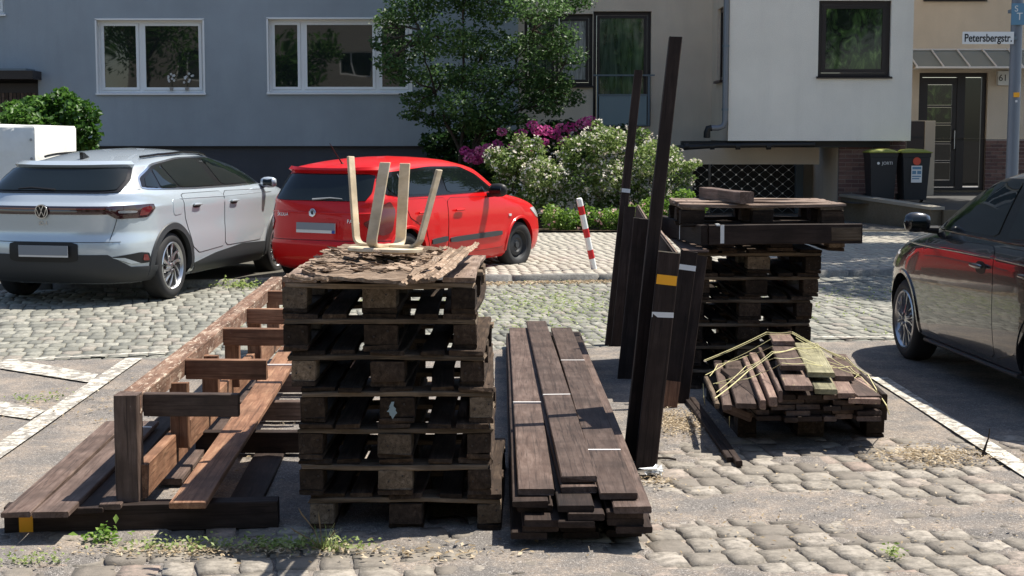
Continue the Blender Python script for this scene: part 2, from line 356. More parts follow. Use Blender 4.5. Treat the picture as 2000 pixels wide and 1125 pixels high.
# old cobbles showing through in front
def in_view(x, y, m=.3): return abs(x) < y/3+m
lay_root = sheet('cobble_bed', M['joint'], [(-4.6, 4.6), (4.6, 4.6), (4.6, 9.4), (-4.6, 9.4)], -.02, kind='structure')
lay_stones('cobblestone', M['cobble_near'], lay_root, -4, 5, -13, -7.4, .150, .185, lambda r: r.normal(.0035, .0025), 0, 3, 300, dome=.0022, tilt=.008, gap=.013,
           keep=lambda x, y: in_view(x, y) and y > 4.9 and (y < 8.5) and not (y > 6.6 and x < .5))
# cobbled carriageway
road = sheet('cobbled_road', M['joint'], [fr(-16, -5.55), fr(16, -5.55), fr(16, 0), fr(-16, 0)], -.012, kind='structure')
lay_stones('cobblestone', M['cobble'], road, -9, 9, -5.55, -.05, .132, .22, lambda r: r.normal(0, .0025), 0, 5, 300, keep=lambda x, y: in_view(x, y, .5), dome=.0028, tilt=.007, gap=.011)
# kerb
kerb = sheet('kerb_bed', M['joint'], [fr(-16, 0), fr(16, 0), fr(16, .14), fr(-16, .14)], .0, kind='structure')
kr = np.random.default_rng(8); u = -8.0
while u < 8:
    vv, q = stone_arr(0, 0, .97, .14, 0, ANG, kr, .002, .012, .12, 5); me = np_mesh('kerb_stone', vv, q, np.full(len(vv), kr.uniform()), True)
    x, y = fr(u+.5, .07); put('kerb_stone', me, M['kerbstone'], kerb, loc=(x, y, .075+kr.normal(0, .003))); u += 1.0
# pavement
pave = sheet('pavement', M['joint'], [fr(-18, .14), fr(18, .14), (16, 26.2), (6.9, 26.2), (-18, 26.2)], .05, kind='structure')
lay_stones('paving_block', M['paver'], pave, -2.5, 9.5, .16, 8.2, .125, .34, lambda r: r.normal(0, .0012), .062, 9, 300,
           keep=lambda x, y: in_view(x, y, .4) and y < 25.2 and x > -1.2, gap=.012, jit=0, dome=.004, tilt=.004, n=3)
# raised forecourt of the house entrance
sheet('entrance_ramp', M['paver_dark'], [(6.95, 25.0), (18, 25.0), (18, 27.4), (6.95, 27.4)], [.062, .062, .42, .42], kind='structure')
sheet('entrance_path', M['paver_dark'], [(6.05, 27.4), (18, 27.4), (18, 34), (6.05, 34)], .42, kind='structure')
sheet('garage_drive', M['asphalt'], [(2.6, 25.6), (6.9, 25.6), (6.2, 32), (2.6, 32)], .066, kind='structure')
sheet('garden_bed', M['soil'], [(-12, 24.9), (3.2, 24.9), (3.2, 30.4), (-12, 30.4)], .09, kind='structure')

# painted markings
def stripe(pts, name='line_marking', h=.016):
    P = [G(x, y) for x, y in pts]; return sheet(name, M['paint'], [(p.x, p.y) for p in P], h, kind='structure')
def wline(a, b, w, h=.019):
    a = Vector(a[:2]); b = Vector(b[:2]); n = Vector((-(b-a).y, (b-a).x)).normalized()*w/2
    # subdivided so that it follows the crust
    return sheet('line_marking', M['paint'], [tuple(a-n), tuple(b-n), tuple(b+n), tuple(a+n)], h, kind='structure')
wline(G(-60, 927), G(262, 704), .125)
wline(G(-60, 712), G(330, 691), .055)
stripe([(-10, 708), (40, 708), (192, 735), (178, 752), (-10, 722)]); stripe([(-10, 786), (90, 806), (60, 824), (-10, 814)])
wline(G(1716, 742), G(2060, 962), .115)
wline(G(1590, 662), G(1775, 662), .055)
wline(G(1275, 655), G(1300, 655), .05)

# ================================================================ BUILDINGS
def wall_mesh(x0, x1, z0, z1, holes, T, step=None):
    """wall in local x-z, front face at y=0, thickness T to +y, rectangular openings"""
    xs = sorted({x0, x1, *[h[0] for h in holes], *[h[1] for h in holes]}); zs = sorted({z0, z1, *[h[2] for h in holes], *[h[3] for h in holes]})
    mb = MB()
    def inh(a, b): return any(h[0] < a < h[1] and h[2] < b < h[3] for h in holes)
    vi = {}
    def V(x, y, z):
        k = (round(x, 5), y, round(z, 5))
        if k not in vi: vi[k] = len(mb.v); mb.v.append((x, y, z))
        return vi[k]
    for i in range(len(xs)-1):
        for j in range(len(zs)-1):
            a, b, c, d = xs[i], xs[i+1], zs[j], zs[j+1]
            if inh((a+b)/2, (c+d)/2): continue
            mb.f.append((V(a, 0, c), V(b, 0, c), V(b, 0, d), V(a, 0, d))); mb.f.append((V(a, T, c), V(a, T, d), V(b, T, d), V(b, T, c)))
    for h in holes:
        a, b, c, d = h
        mb.f += [(V(a, 0, c), V(a, 0, d), V(a, T, d), V(a, T, c)), (V(b, 0, c), V(b, T, c), V(b, T, d), V(b, 0, d)), (V(a, 0, c), V(a, T, c), V(b, T, c), V(b, 0, c)), (V(a, 0, d), V(b, 0, d), V(b, T, d), V(a, T, d))]
    mb.f += [(V(x0, 0, z0), V(x0, 0, z1), V(x0, T, z1), V(x0, T, z0)), (V(x1, 0, z0), V(x1, T, z0), V(x1, T, z1), V(x1, 0, z1)), (V(x0, 0, z1), V(x1, 0, z1), V(x1, T, z1), V(x0, T, z1)), (V(x0, 0, z0), V(x0, T, z0), V(x1, T, z0), V(x1, 0, z0))]
    return mb.mesh('wall')
def frame_mesh(w, h, t, d, bars=()):                    # rectangular frame, origin bottom-left, front at y=0, plus bars (x0,x1,z0,z1)
    mb = MB(); mb.box(0, w, 0, d, 0, t); mb.box(0, w, 0, d, h-t, h); mb.box(0, t, 0, d, t, h-t); mb.box(w-t, w, 0, d, t, h-t)
    for b in bars: mb.box(b[0], b[1], .0, d, b[2], b[3])
    return mb.mesh('frame')
def window(parent, x0, x1, z0, z1, y, fmat, cells, t=.055, rec=.13, sill=True, glass='pane', sillmat=None, sash=.055, name='window'):
    w, h = x1-x0, z1-z0
    bars = [(c-t*.55, c+t*.55, t, h-t) for c in [k*w for k in cells[1:-1]]]
    f = put(name, frame_mesh(w, h, t, .07, bars), fmat, parent, loc=(x0, y+rec, z0))
    ed = [0]+[k*w for k in cells[1:-1]]+[w]
    for i in range(len(ed)-1):
        a = ed[i]+(t if i == 0 else t*.55)+.004; b = ed[i+1]-(t if i == len(ed)-2 else t*.55)-.004
        mb = MB(); s = sash; mb.box(a, b, -.018, .03, t+.004, t+s); mb.box(a, b, -.018, .03, h-t-s, h-t-.004); mb.box(a, a+s, -.018, .03, t+s, h-t-s); mb.box(b-s, b, -.018, .03, t+s, h-t-s)
        put('sash', mb.mesh('sash'), fmat, f)
        g = glass[i] if isinstance(glass, (list, tuple)) else glass
        bx('pane', M[g], f, a+s-.003, b-s+.003, .004, .014, t+s-.003, h-t-s+.003)
    if sill:
        mb = MB(); P = [(-.05, 0), (rec, .03), (rec, -.0), (-.05, -.03)]
        mb.v = [(x, -rec+a, -.004+b) for x in (-.03, w+.03) for a, b in P]; mb.f = [(0, 1, 2, 3), (7, 6, 5, 4)]+[(i, i+4, (i+1) % 4+4, (i+1) % 4) for i in range(4)]
        put('sill', mb.mesh('sill'), sillmat or fmat, f)
    return f

# --- grey apartment house
YG = 30.0
gb = thing('apartment_building', 'grey rendered apartment house with white framed windows behind the silver and red cars', 'building', (0, YG, 0))
gx0, gx1 = -14.0, DX(1012, YG)
W1 = (DX(197, YG), DX(404, YG), DH(182, YG), DH(38, YG)); W2 = (DX(528, YG), DX(805, YG), DH(181, YG), DH(36, YG)); W3 = (DX(-200, YG), DX(21, YG), DH(28, YG), 6.2)
DR = (DX(-180, YG), DX(82, YG), .1, DH(140, YG))
W4 = (DX(197, YG), DX(404, YG), 6.0, 7.4); W5 = (DX(528, YG), DX(805, YG), 6.0, 7.4)
holes = [W1, W2, W3, DR, W4, W5]
put('wall', wall_mesh(gx0, gx1, DH(285, YG), 11, [h if h is not DR else (DR[0], DR[1], DH(285, YG)+.001, DR[3]) for h in holes], .3), M['stucco_grey'], gb)
put('plinth', wall_mesh(DR[1], gx1, 0, DH(285, YG)-.004, [], .2), M['stucco_dark'], gb, loc=(0, .07, 0))
bx('plinth_strip', M['black'], gb, DR[1], gx1, -.012, .07, DH(287.5, YG), DH(285, YG)-.003)
wa = window(gb, *W1, 0, M['white'], [0, .40, 1], glass=['pane', 'pane'], t=.06); wb = window(gb, *W2, 0, M['white'], [0, .235, .76, 1], t=.06)
window(gb, *W3, 0, M['white'], [0, .5, 1]); window(gb, *W4, 0, M['white'], [0, .40, 1]); window(gb, *W5, 0, M['white'], [0, .235, .76, 1])
for wv in (W1, W2):                                        # white reveal lining of the openings
    mb = MB(); mb.box(wv[0]-.02, wv[0]+.012, -.012, .13, wv[2], wv[3]); mb.box(wv[1]-.012, wv[1]+.02, -.012, .13, wv[2], wv[3]); mb.box(wv[0]-.02, wv[1]+.02, -.012, .13, wv[3]-.012, wv[3]+.02)
    put('reveal', mb.mesh('reveal'), M['white'], gb)
# shed door on the left, with its flat hood
dr = bx('side_door', M['darkframe'], gb, DR[0], DR[1], .12, .18, .1, DR[3]-.22)
for i in range(18):
    x = DR[1]-.12-i*.075; put('slat', MB().box(-.026, .026, -.02, 0, -1.1, 1.1).mesh('slat'), M['brown'], gb, loc=(x, .12, 1.35))
hd = bx('door_hood', M['darkframe'], gb, DR[0]-.1, DR[1]+.07, -.55, .1, DR[3]-.16, DR[3]+.0); bx('hood_flashing', M['railgrey'], hd, -1.0, 1.27, -.34, .30, .08, .12)
put('building_core', MB().box(gx0, gx1, .45, .6, 0, 11).mesh('core'), M['black'], gb)
# orchids on the inside sill read in front of the pane: a window plant
for ox, lab in ((338, 'white flowering orchid on the sill of the left white framed window, nearer the mullion'), (368, 'white flowering orchid on the sill of the left white framed window, nearer its right edge')):
    base = Vector((DX(ox, YG), YG+.10, W1[2]+.05))
    t = thing('potted_orchid', lab, 'plant', tuple(base))
    put('flower_pot', MB().lathe([(0, 0), (.03, 0), (.038, .07), (.0, .07)], 12, 'z').mesh('pot', True), M['stucco_far'], t)
    put('stem', MB().tube([(0, 0, .06), (.02, 0, .2), (.05, -.0, .3), (.11, 0, .31)], .004, 5).mesh('stem'), M['leaf_hyd'], t)
    mb = MB()
    for k in range(9):
        cx, cz = random.uniform(-.06, .13), .33-.02*k+random.uniform(-.02, .03)
        for j in range(5):
            a = j*2*math.pi/5; mb.add([(cx, -.02, cz), (cx+.02*math.cos(a-.4), -.024, cz+.02*math.sin(a-.4)), (cx+.026*math.cos(a), -.02, cz+.026*math.sin(a)), (cx+.02*math.cos(a+.4), -.024, cz+.02*math.sin(a+.4))], [(0, 1, 2, 3)])
    put('blossom', mb.mesh('blossom'), M['orchid'], t, kind='stuff')

# --- cream and white house with the garage and the entrance
YC = 30.4; YB = 28.0; YE = 33.0
hb = thing('residential_building', 'cream and white house number 61 with brown framed windows, garage and glazed entrance', 'building', (0, 0, 0))
def HZ(y, Y): return DH(y, Y)
xb0, xb1 = DX(1420, YB), DX(1775, YB); zb = HZ(275, YB)
cw = (DX(1024, YC), DX(1156, YC), HZ(168, YC), HZ(27, YC)); cd = (DX(1157, YC), DX(1269, YC), HZ(247, YC), HZ(22, YC))
grx0, grx1 = DX(1330, YC), xb0
put('wall', wall_mesh(gx1, xb0, .1, 11, [cw, cd, (DX(1345, YC), xb0-.001, .11, HZ(283, YC)), (cw[0], cw[1], 6, 7.4)], .3), M['stucco_cream'], hb, loc=(0, YC, 0))
window(hb, *cw, YC, M['darkframe'], [0, .48, 1], glass=['curtain', 'netcurtain'], t=.07, sash=.06); window(hb, cw[0], cw[1], 6, 7.4, YC, M['darkframe'], [0, .48, 1])
fd = window(hb, *cd, YC, M['darkframe'], [0, 1], glass='curtain', t=.07, sash=.06, sill=False, name='balcony_door')
# french balcony: rail, posts, frosted panel
bal = put('balcony_rail', MB().box(DX(1160, YC)-.04, DX(1270, YC)+.05, -.16, -.12, HZ(146, YC)-.03, HZ(146, YC)).box(DX(1163, YC), DX(1166, YC), -.15, -.11, HZ(246, YC), HZ(146, YC)-.03).box(DX(1262, YC), DX(1266, YC), -.15, -.11, HZ(246, YC), HZ(146, YC)-.03).box(DX(1167, YC), DX(1261, YC), -.15, -.125, HZ(188, YC), HZ(184, YC)).box(DX(1167, YC), DX(1261, YC), -.15, -.125, HZ(246, YC), HZ(243, YC)).mesh('rail'), M['railgrey'], hb, loc=(0, YC, 0))
put('glass_panel', MB().box(DX(1168, YC), DX(1260, YC), -.142, -.132, HZ(243, YC), HZ(188, YC)).mesh('p'), M['frost'], bal)
# bay: front wall, left side wall, underside
bw = (DX(1592, YB), DX(1732, YB), HZ(150, YB), HZ(1, YB))
put('bay_front', wall_mesh(xb0, xb1, zb, 8, [bw, ], .25), M['stucco_white'], hb, loc=(0, YB, 0))
window(hb, *bw, YB, M['darkframe'], [0, 1], glass='leafglass', t=.07, sash=.07, rec=.08)
side = put('bay_side', wall_mesh(0, YC-YB-.004, zb, 8, [(.75, 1.55, HZ(157, 29.2), HZ(15, 29.2))], .25), M['stucco_cream'], hb)
side.matrix_local = Matrix.Translation((xb0-.002, YC-.002, 0)) @ Matrix.Rotation(R(-90), 4, 'Z')
sf = put('window', frame_mesh(.8, HZ(15, 29.2)-HZ(157, 29.2), .07, .06), M['darkframe'], side, loc=(.75, .06, HZ(157, 29.2))); bx('pane', M['pane'], sf, .07, .73, .03, .04, .07, HZ(15, 29.2)-HZ(157, 29.2)-.07)
bx('sill', M['darkframe'], sf, -.04, .84, -.12, -.0, -.05, -.004)
put('bay_end', MB().box(xb1-.25, xb1, YB+.254, YE, zb, 8).mesh('e'), M['stucco_cream'], hb)
put('bay_roof', MB().box(xb0-.1, xb1+.1, YB-.1, YE-.004, 8.003, 8.15).mesh('e'), M['railgrey'], hb)
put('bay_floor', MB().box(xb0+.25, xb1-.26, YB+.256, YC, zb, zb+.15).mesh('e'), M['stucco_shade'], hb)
put('lintel_shadow_joint', MB().box(DX(1330, YB+.3), xb1-.3, YB+.3, YB+.5, zb-.12, zb-.004).mesh('e'), M['black'], hb)  # black strip painted in for the shadow line under the bay
# garage: beam, left return, grille, right jamb and angled side wall
YGR = 31.0
put('garage_beam', MB().box(DX(1325, 29.2), DX(1598, 29.2), 29.2, 29.45, HZ(321, 29.2), HZ(288, 29.2)).mesh('b'), M['stucco_cream'], hb)
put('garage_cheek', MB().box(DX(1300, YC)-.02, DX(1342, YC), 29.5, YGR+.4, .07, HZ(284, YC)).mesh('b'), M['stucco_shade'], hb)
mb = MB(); mb.box(0, .25, 0, YGR+.4-YB-.65, .07, zb-.004); put('garage_side_wall', mb.mesh('w'), M['stucco_cream'], hb, loc=(6.05, YB+.64, 0))
put('garage_jamb', MB().box(DX(1551, YGR), DX(1566, YGR), YGR-.1, YGR+.1, .07, 1.35).mesh('w'), M['railgrey'], hb)
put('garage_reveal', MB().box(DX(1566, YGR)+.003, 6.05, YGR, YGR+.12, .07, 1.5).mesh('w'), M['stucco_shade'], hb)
put('garage_interior', MB().box(3.2, 6.05, YGR+.5, YGR+.55, 0, 2).mesh('w'), M['black'], hb)
gg = bx('garage_gate', M['black'], hb, DX(1345, YGR), DX(1551, YGR), YGR+.02, YGR+.05, .08, HZ(322, YGR)); gw = DX(1551, YGR)-DX(1345, YGR)
mb = MB(); mn = MB(); zz = (HZ(322, YGR)+.08)/2; hh = (HZ(322, YGR)-.08)/2; st = .235
def clip(a, b):
    (x0, z0), (x1, z1) = a, b; t0, t1 = 0., 1.; dx, dz = x1-x0, z1-z0
    for p, q in ((-dx, x0+gw/2), (dx, gw/2-x0), (-dz, z0+hh), (dz, hh-z0)):
        if p == 0: continue
        t = q/p
        if p < 0: t0 = max(t0, t)
        else: t1 = min(t1, t)
    return None if t0 >= t1 else ((x0+t0*dx, z0+t0*dz), (x0+t1*dx, z0+t1*dz))
for k in range(-14, 15):
    for s in (1, -1):
        c = clip((k*st-3, -3*s*.8), (k*st+3, 3*s*.8))
        if c: mb.tube([(c[0][0], -.03, c[0][1]), (c[1][0], -.03, c[1][1])], .0065, 4)
for k in range(-6, 7):
    for j in range(-4, 5):
        for o in (0, .5):
            x, z = (k+o)*st, (j+o)*st*.8
            if abs(x) < gw/2-.02 and abs(z) < hh-.02: mn.box(x-.016, x+.016, -.045, -.03, z-.016, z+.016)
put('lattice', mb.mesh('l'), M['steel'], gg); put('lattice_knots', mn.mesh('l'), M['alu'], gg, kind='stuff')
# brick base under the bay and beside the door
def bricks(parent, x0, x1, y, z0, z1, T=.12):
    wl = put('brick_wall', MB().box(x0, x1, y+.008, y+T, z0, z1).mesh('w'), M['mortar'], parent); bw_, bh, g = .235, .066, .012
    ms = [MB().box(-bw_/2, bw_/2, -.055, .0, -bh/2, bh/2).mesh('brick') for _ in range(1)][0]; hm = MB().box(-bw_/4+.005, bw_/4-.005, -.055, 0, -bh/2, bh/2).mesh('brick')
    for m_ in (ms, hm): m_.materials.append(M['brick'])
    z = z0+bh/2+g; row = 0
    while z+bh/2 < z1:
        x = x0+(0 if row % 2 else -bw_/2-.006)
        while x < x1-.05:
            a, b = max(x, x0), min(x+bw_, x1)
            if b-a > .06:
                full = b-a > bw_-.01; o = put('brick', ms if full else hm, None, wl, loc=((a+b)/2, y+.055-.006+random.uniform(-.003, .003), z))
                if not full: o.scale = ((b-a)/(bw_/2-.01), 1, 1)
            x += bw_+g
        z += bh+g; row += 1
    return wl
bricks(hb, 6.05, DX(1765, YB+.5), YB+.5, .42, zb-.004)
# entrance wall
ed = (DX(1789, YE), DX(1922, YE), .42, HZ(142, YE))
put('entrance_wall', wall_mesh(xb1, 18, 1.56, 11, [(ed[0], ed[1], 1.561, ed[3]), (DX(1795, YE), DX(1912, YE), HZ(0, YE), 6.4)], .3), M['stucco_cream'], hb, loc=(0, YE, 0))
window(hb, DX(1795, YE), DX(1912, YE), HZ(0, YE), 6.4, YE, M['darkframe'], [0, .5, 1])
bx('entrance_wall_base', M['stucco_shade'], hb, xb1, ed[0], YE, YE+.3, .4, 1.557)
bricks(hb, ed[1], DX(2040, YE), YE+.01, .42, 1.557)
df = put('entrance_door', frame_mesh(ed[1]-ed[0], ed[3]-.42, .09, .1, [(.98*.86, .98*.86+.17, .09, ed[3]-.42-.09)]), M['darkframe'], hb, loc=(ed[0], YE+.1, .42))
dh = ed[3]-.42
for (a, b) in [(.25, .62), (.67, 1.02), (1.07, 1.42), (1.47, 1.80), (1.85, 2.28)]:
    bx('pane', M['leafglass' if a > 1.4 else 'glass'], df, .22, .74, .05, .06, a, b)
lf = MB(); lf.box(.095, .215, .02, .08, .1, dh-.1); lf.box(.745, .84, .02, .08, .1, dh-.1); lf.box(.216, .744, .02, .08, .1, .245); lf.box(.216, .744, .02, .08, 2.285, dh-.1)
for z in (.62, 1.02, 1.42, 1.80): lf.box(.216, .744, .02, .08, z+.003, z+.047)
put('door_leaf', lf.mesh('leaf'), M['darkframe'], df); bx('side_pane', M['glass'], df, 1.02, ed[1]-ed[0]-.1, .05, .06, .12, dh-.1)
put('door_handle', MB().tube([(.80, .0, .9), (.80, -.04, .92), (.80, -.04, 1.3), (.80, .0, 1.32)], .012, 8).mesh('h', True), M['alu'], df)
bx('doorstep', M['concrete'], hb, ed[0]-.1, ed[1]+.1, YE-.35, YE+.08, .42, .455)
# lit number box
nb = bx('number_sign', M['white'], hb, DX(1937, YE), DX(1962, YE), YE-.14, YE-.003, HZ(167, YE), HZ(139, YE), .01)
def text(body, size, mat, parent, loc, rot=(R(90), 0, 0), ext=.002, sx=1, label=None, name='lettering', bold=0):
    cu = bpy.data.curves.new('t', 'FONT'); cu.body = body; cu.size = size; cu.extrude = ext; cu.align_x = 'CENTER'; cu.align_y = 'CENTER'; cu.offset = bold
    to = bpy.data.objects.new('t', cu); COL.objects.link(to); dg = bpy.context.evaluated_depsgraph_get(); me = bpy.data.meshes.new_from_object(to.evaluated_get(dg)); bpy.data.objects.remove(to)
    me.materials.clear(); o = put(name, me, mat, parent, loc=loc); o.rotation_euler = rot; o.scale = (sx, 1, 1); return o
text('61', .19, M['black'], nb, (-.03, -.0715, .0), bold=.0)
# glass canopy over the entrance
cx0, cx1 = DX(1777, 32.2), DX(2080, 32.2)
cn = thing('entrance_canopy', 'glass canopy with white metal ribs above the entrance door', 'canopy', (cx0, YE, 0))
z_hi, z_lo = HZ(99, YE), HZ(132, 32.0); L_ = cx1-cx0
mb = MB(); mb.v = [(0, -.01, z_hi), (L_, -.01, z_hi), (L_, -1.0, z_lo), (0, -1.0, z_lo), (0, -.01, z_hi-.012), (L_, -.01, z_hi-.012), (L_, -1.0, z_lo-.012), (0, -1.0, z_lo-.012)]; mb.f = [(0, 1, 2, 3), (7, 6, 5, 4), (0, 4, 5, 1), (1, 5, 6, 2), (2, 6, 7, 3), (3, 7, 4, 0)]
gm = Mat('canopy_glass', (.20, .23, .22), .15, .5); put('glass_roof', mb.mesh('g'), gm.m, cn)
for i in range(7):
    x = .02+i*.545; put('rib', MB().tube([(x, -.02, z_hi+.03), (x, -1.02, z_lo+.025)], .018, 8).mesh('r', True), M['chalk'], cn)
put('front_rail', MB().tube([(-.02, -1.03, z_lo), (L_, -1.03, z_lo)], .022, 8).mesh('r', True), M['chalk'], cn); put('wall_rail', MB().tube([(-.02, -.02, z_hi+.02), (L_, -.02, z_hi+.02)], .02, 8).mesh('r', True), M['chalk'], cn)
put('brace', MB().tube([(.05, -.02, z_lo-.02), (.05, -.98, z_lo-.02)], .014, 6).mesh('r', True), M['chalk'], cn)
# downpipe on the bay corner and the black drain under it
dp = thing('downpipe', 'grey zinc downpipe on the left corner of the white bay', 'pipe', (0, 0, 0))
px_ = xb0-.065; zc = HZ(250, YB)
put('pipe', MB().tube([(px_, YB-.02, 8), (px_, YB-.02, zc+.12), (px_-.03, YB-.02, zc+.03), (px_-.12, YB-.02, zc), (px_-.28, YB-.02, zc)], .052, 14).mesh('p', True, 60), M['pipe'], dp)
for z in (HZ(214, YB), HZ(90, YB)): put('pipe_clamp', MB().lathe([(.05, -.02), (.062, -.02), (.062, .02), (.05, .02)], 14, 'z', Matrix.Translation((px_, YB-.02, z))).mesh('c', True), M['railgrey'], dp)
put('elbow', MB().tube([(px_-.24, YB-.02, zc), (px_-.30, YB-.02, zc-.01), (px_-.32, YB-.02, zc-.08), (px_-.32, YB-.0, zc-.17)], .062, 12).mesh('p', True, 60), M['black'], dp)
dn = thing('drain_pipe', 'black horizontal drain pipe running under the white bay above the garage', 'pipe', (0, 0, 0))
put('pipe', MB().tube([(DX(1322, YB), YB+.05, HZ(289, YB)), (DX(1400, YB), YB+.05, HZ(284, YB)), (DX(1590, YB), YB+.05, HZ(282, YB))], .05, 12).mesh('p', True), M['black'], dn)
for x in (1340, 1390, 1440, 1500): put('pipe_collar', MB().tube([(DX(x, YB)-.04, YB+.05, HZ(286, YB)), (DX(x, YB)+.04, YB+.05, HZ(285.6, YB))], .062, 12).mesh('p', True), M['black'], dn)
# letterbox column
lb = thing('letterbox_unit', 'dark letterbox column with bronze metal side beside the house entrance', 'letterbox', (DX(1768, 31), 31, .42))
wl = DX(1822, 31)-DX(1768, 31); hl = HZ(236, 31)-.42
bx('box_front', M['darkframe'], lb, 0, wl*.62, 0, .3, .45, hl-.01, .005); bx('side_panel', M['mailmetal'], lb, wl*.62+.003, wl, -.02, .32, 0, hl, .004); bx('top_cap', M['mailmetal'], lb, -.01, wl*.61, -.015, .3, hl-.008, hl+.01)
for i in range(3): bx('letter_slot', M['black'], lb, .06, wl*.55, -.012, -.002, hl-.35-i*.4, hl-.31-i*.4)
# wall between garage drive and entrance path
A_, B_ = Vector((6.08, 28.45)), Vector((6.93, 25.4)); nn = Vector(((B_-A_).y, -(B_-A_).x)).normalized(); nn = nn if nn.x > 0 else -nn
rw = thing('retaining_wall', 'low stained concrete wall with sloping cap beside the garage drive', 'wall', (A_.x, A_.y, 0))
def pr(a, b, ha, hb_, za, zb_, n, ov=0):
    mb = MB(); q = [a-n*ov, b-n*ov, b+n*(.2+ov), a+n*(.2+ov)]; mb.v = [(p.x-A_.x, p.y-A_.y, z) for p, z in zip(q, (za, zb_, zb_, za))]+[(p.x-A_.x, p.y-A_.y, z) for p, z in zip(q, (ha, hb_, hb_, ha))]
    mb.f = [(3, 2, 1, 0), (4, 5, 6, 7), (0, 1, 5, 4), (1, 2, 6, 5), (2, 3, 7, 6), (3, 0, 4, 7)]; return mb.mesh('w')
put('wall', pr(A_, B_, .50, .40, .0, .0, nn), M['concrete'], rw); put('cap', pr(A_, B_+(B_-A_).normalized()*.04, .555, .455, .503, .403, nn, .03), M['stucco_shade'], rw)
# wing turning right along the pavement
bx('wing', M['concrete'], rw, B_.x-A_.x+.2, B_.x-A_.x+.9, B_.y-A_.y-.05, B_.y-A_.y+.12, 0, .40)

# --- houses and trees behind the camera, seen only in the panes and the paint
ob = thing('apartment_building', 'pale apartment house on the near side of the street, mirrored in the windows', 'building', (-4, -16, 0))
ohol = [(x, x+1.5, z, z+1.5) for x in (-13, -9, -5, -1, 3, 7, 11) for z in (1.2, 4.2, 7.2)]
put('wall', wall_mesh(-16, 15, 0, 10, ohol, .3), M['stucco_far'], ob, M=Matrix.Rotation(R(180), 4, 'Z'))
for h in ohol:
    f = put('window', frame_mesh(1.5, 1.5, .08, .08, [(.71, .79, .08, 1.42)]), M['white'], ob, M=Matrix.Rotation(R(180), 4, 'Z') @ Matrix.Translation((h[0], .12, h[2]))); bx('pane', M['pane'], f, .08, 1.42, .03, .04, .08, 1.42)
put('roof', MB().prism([(-16.5, -.5), (15.5, -.5), (15.5, .5), (-16.5, .5)], 0, .1).mesh('r'), M['darkframe'], ob, M=Matrix.Translation((0, 0, 10)))

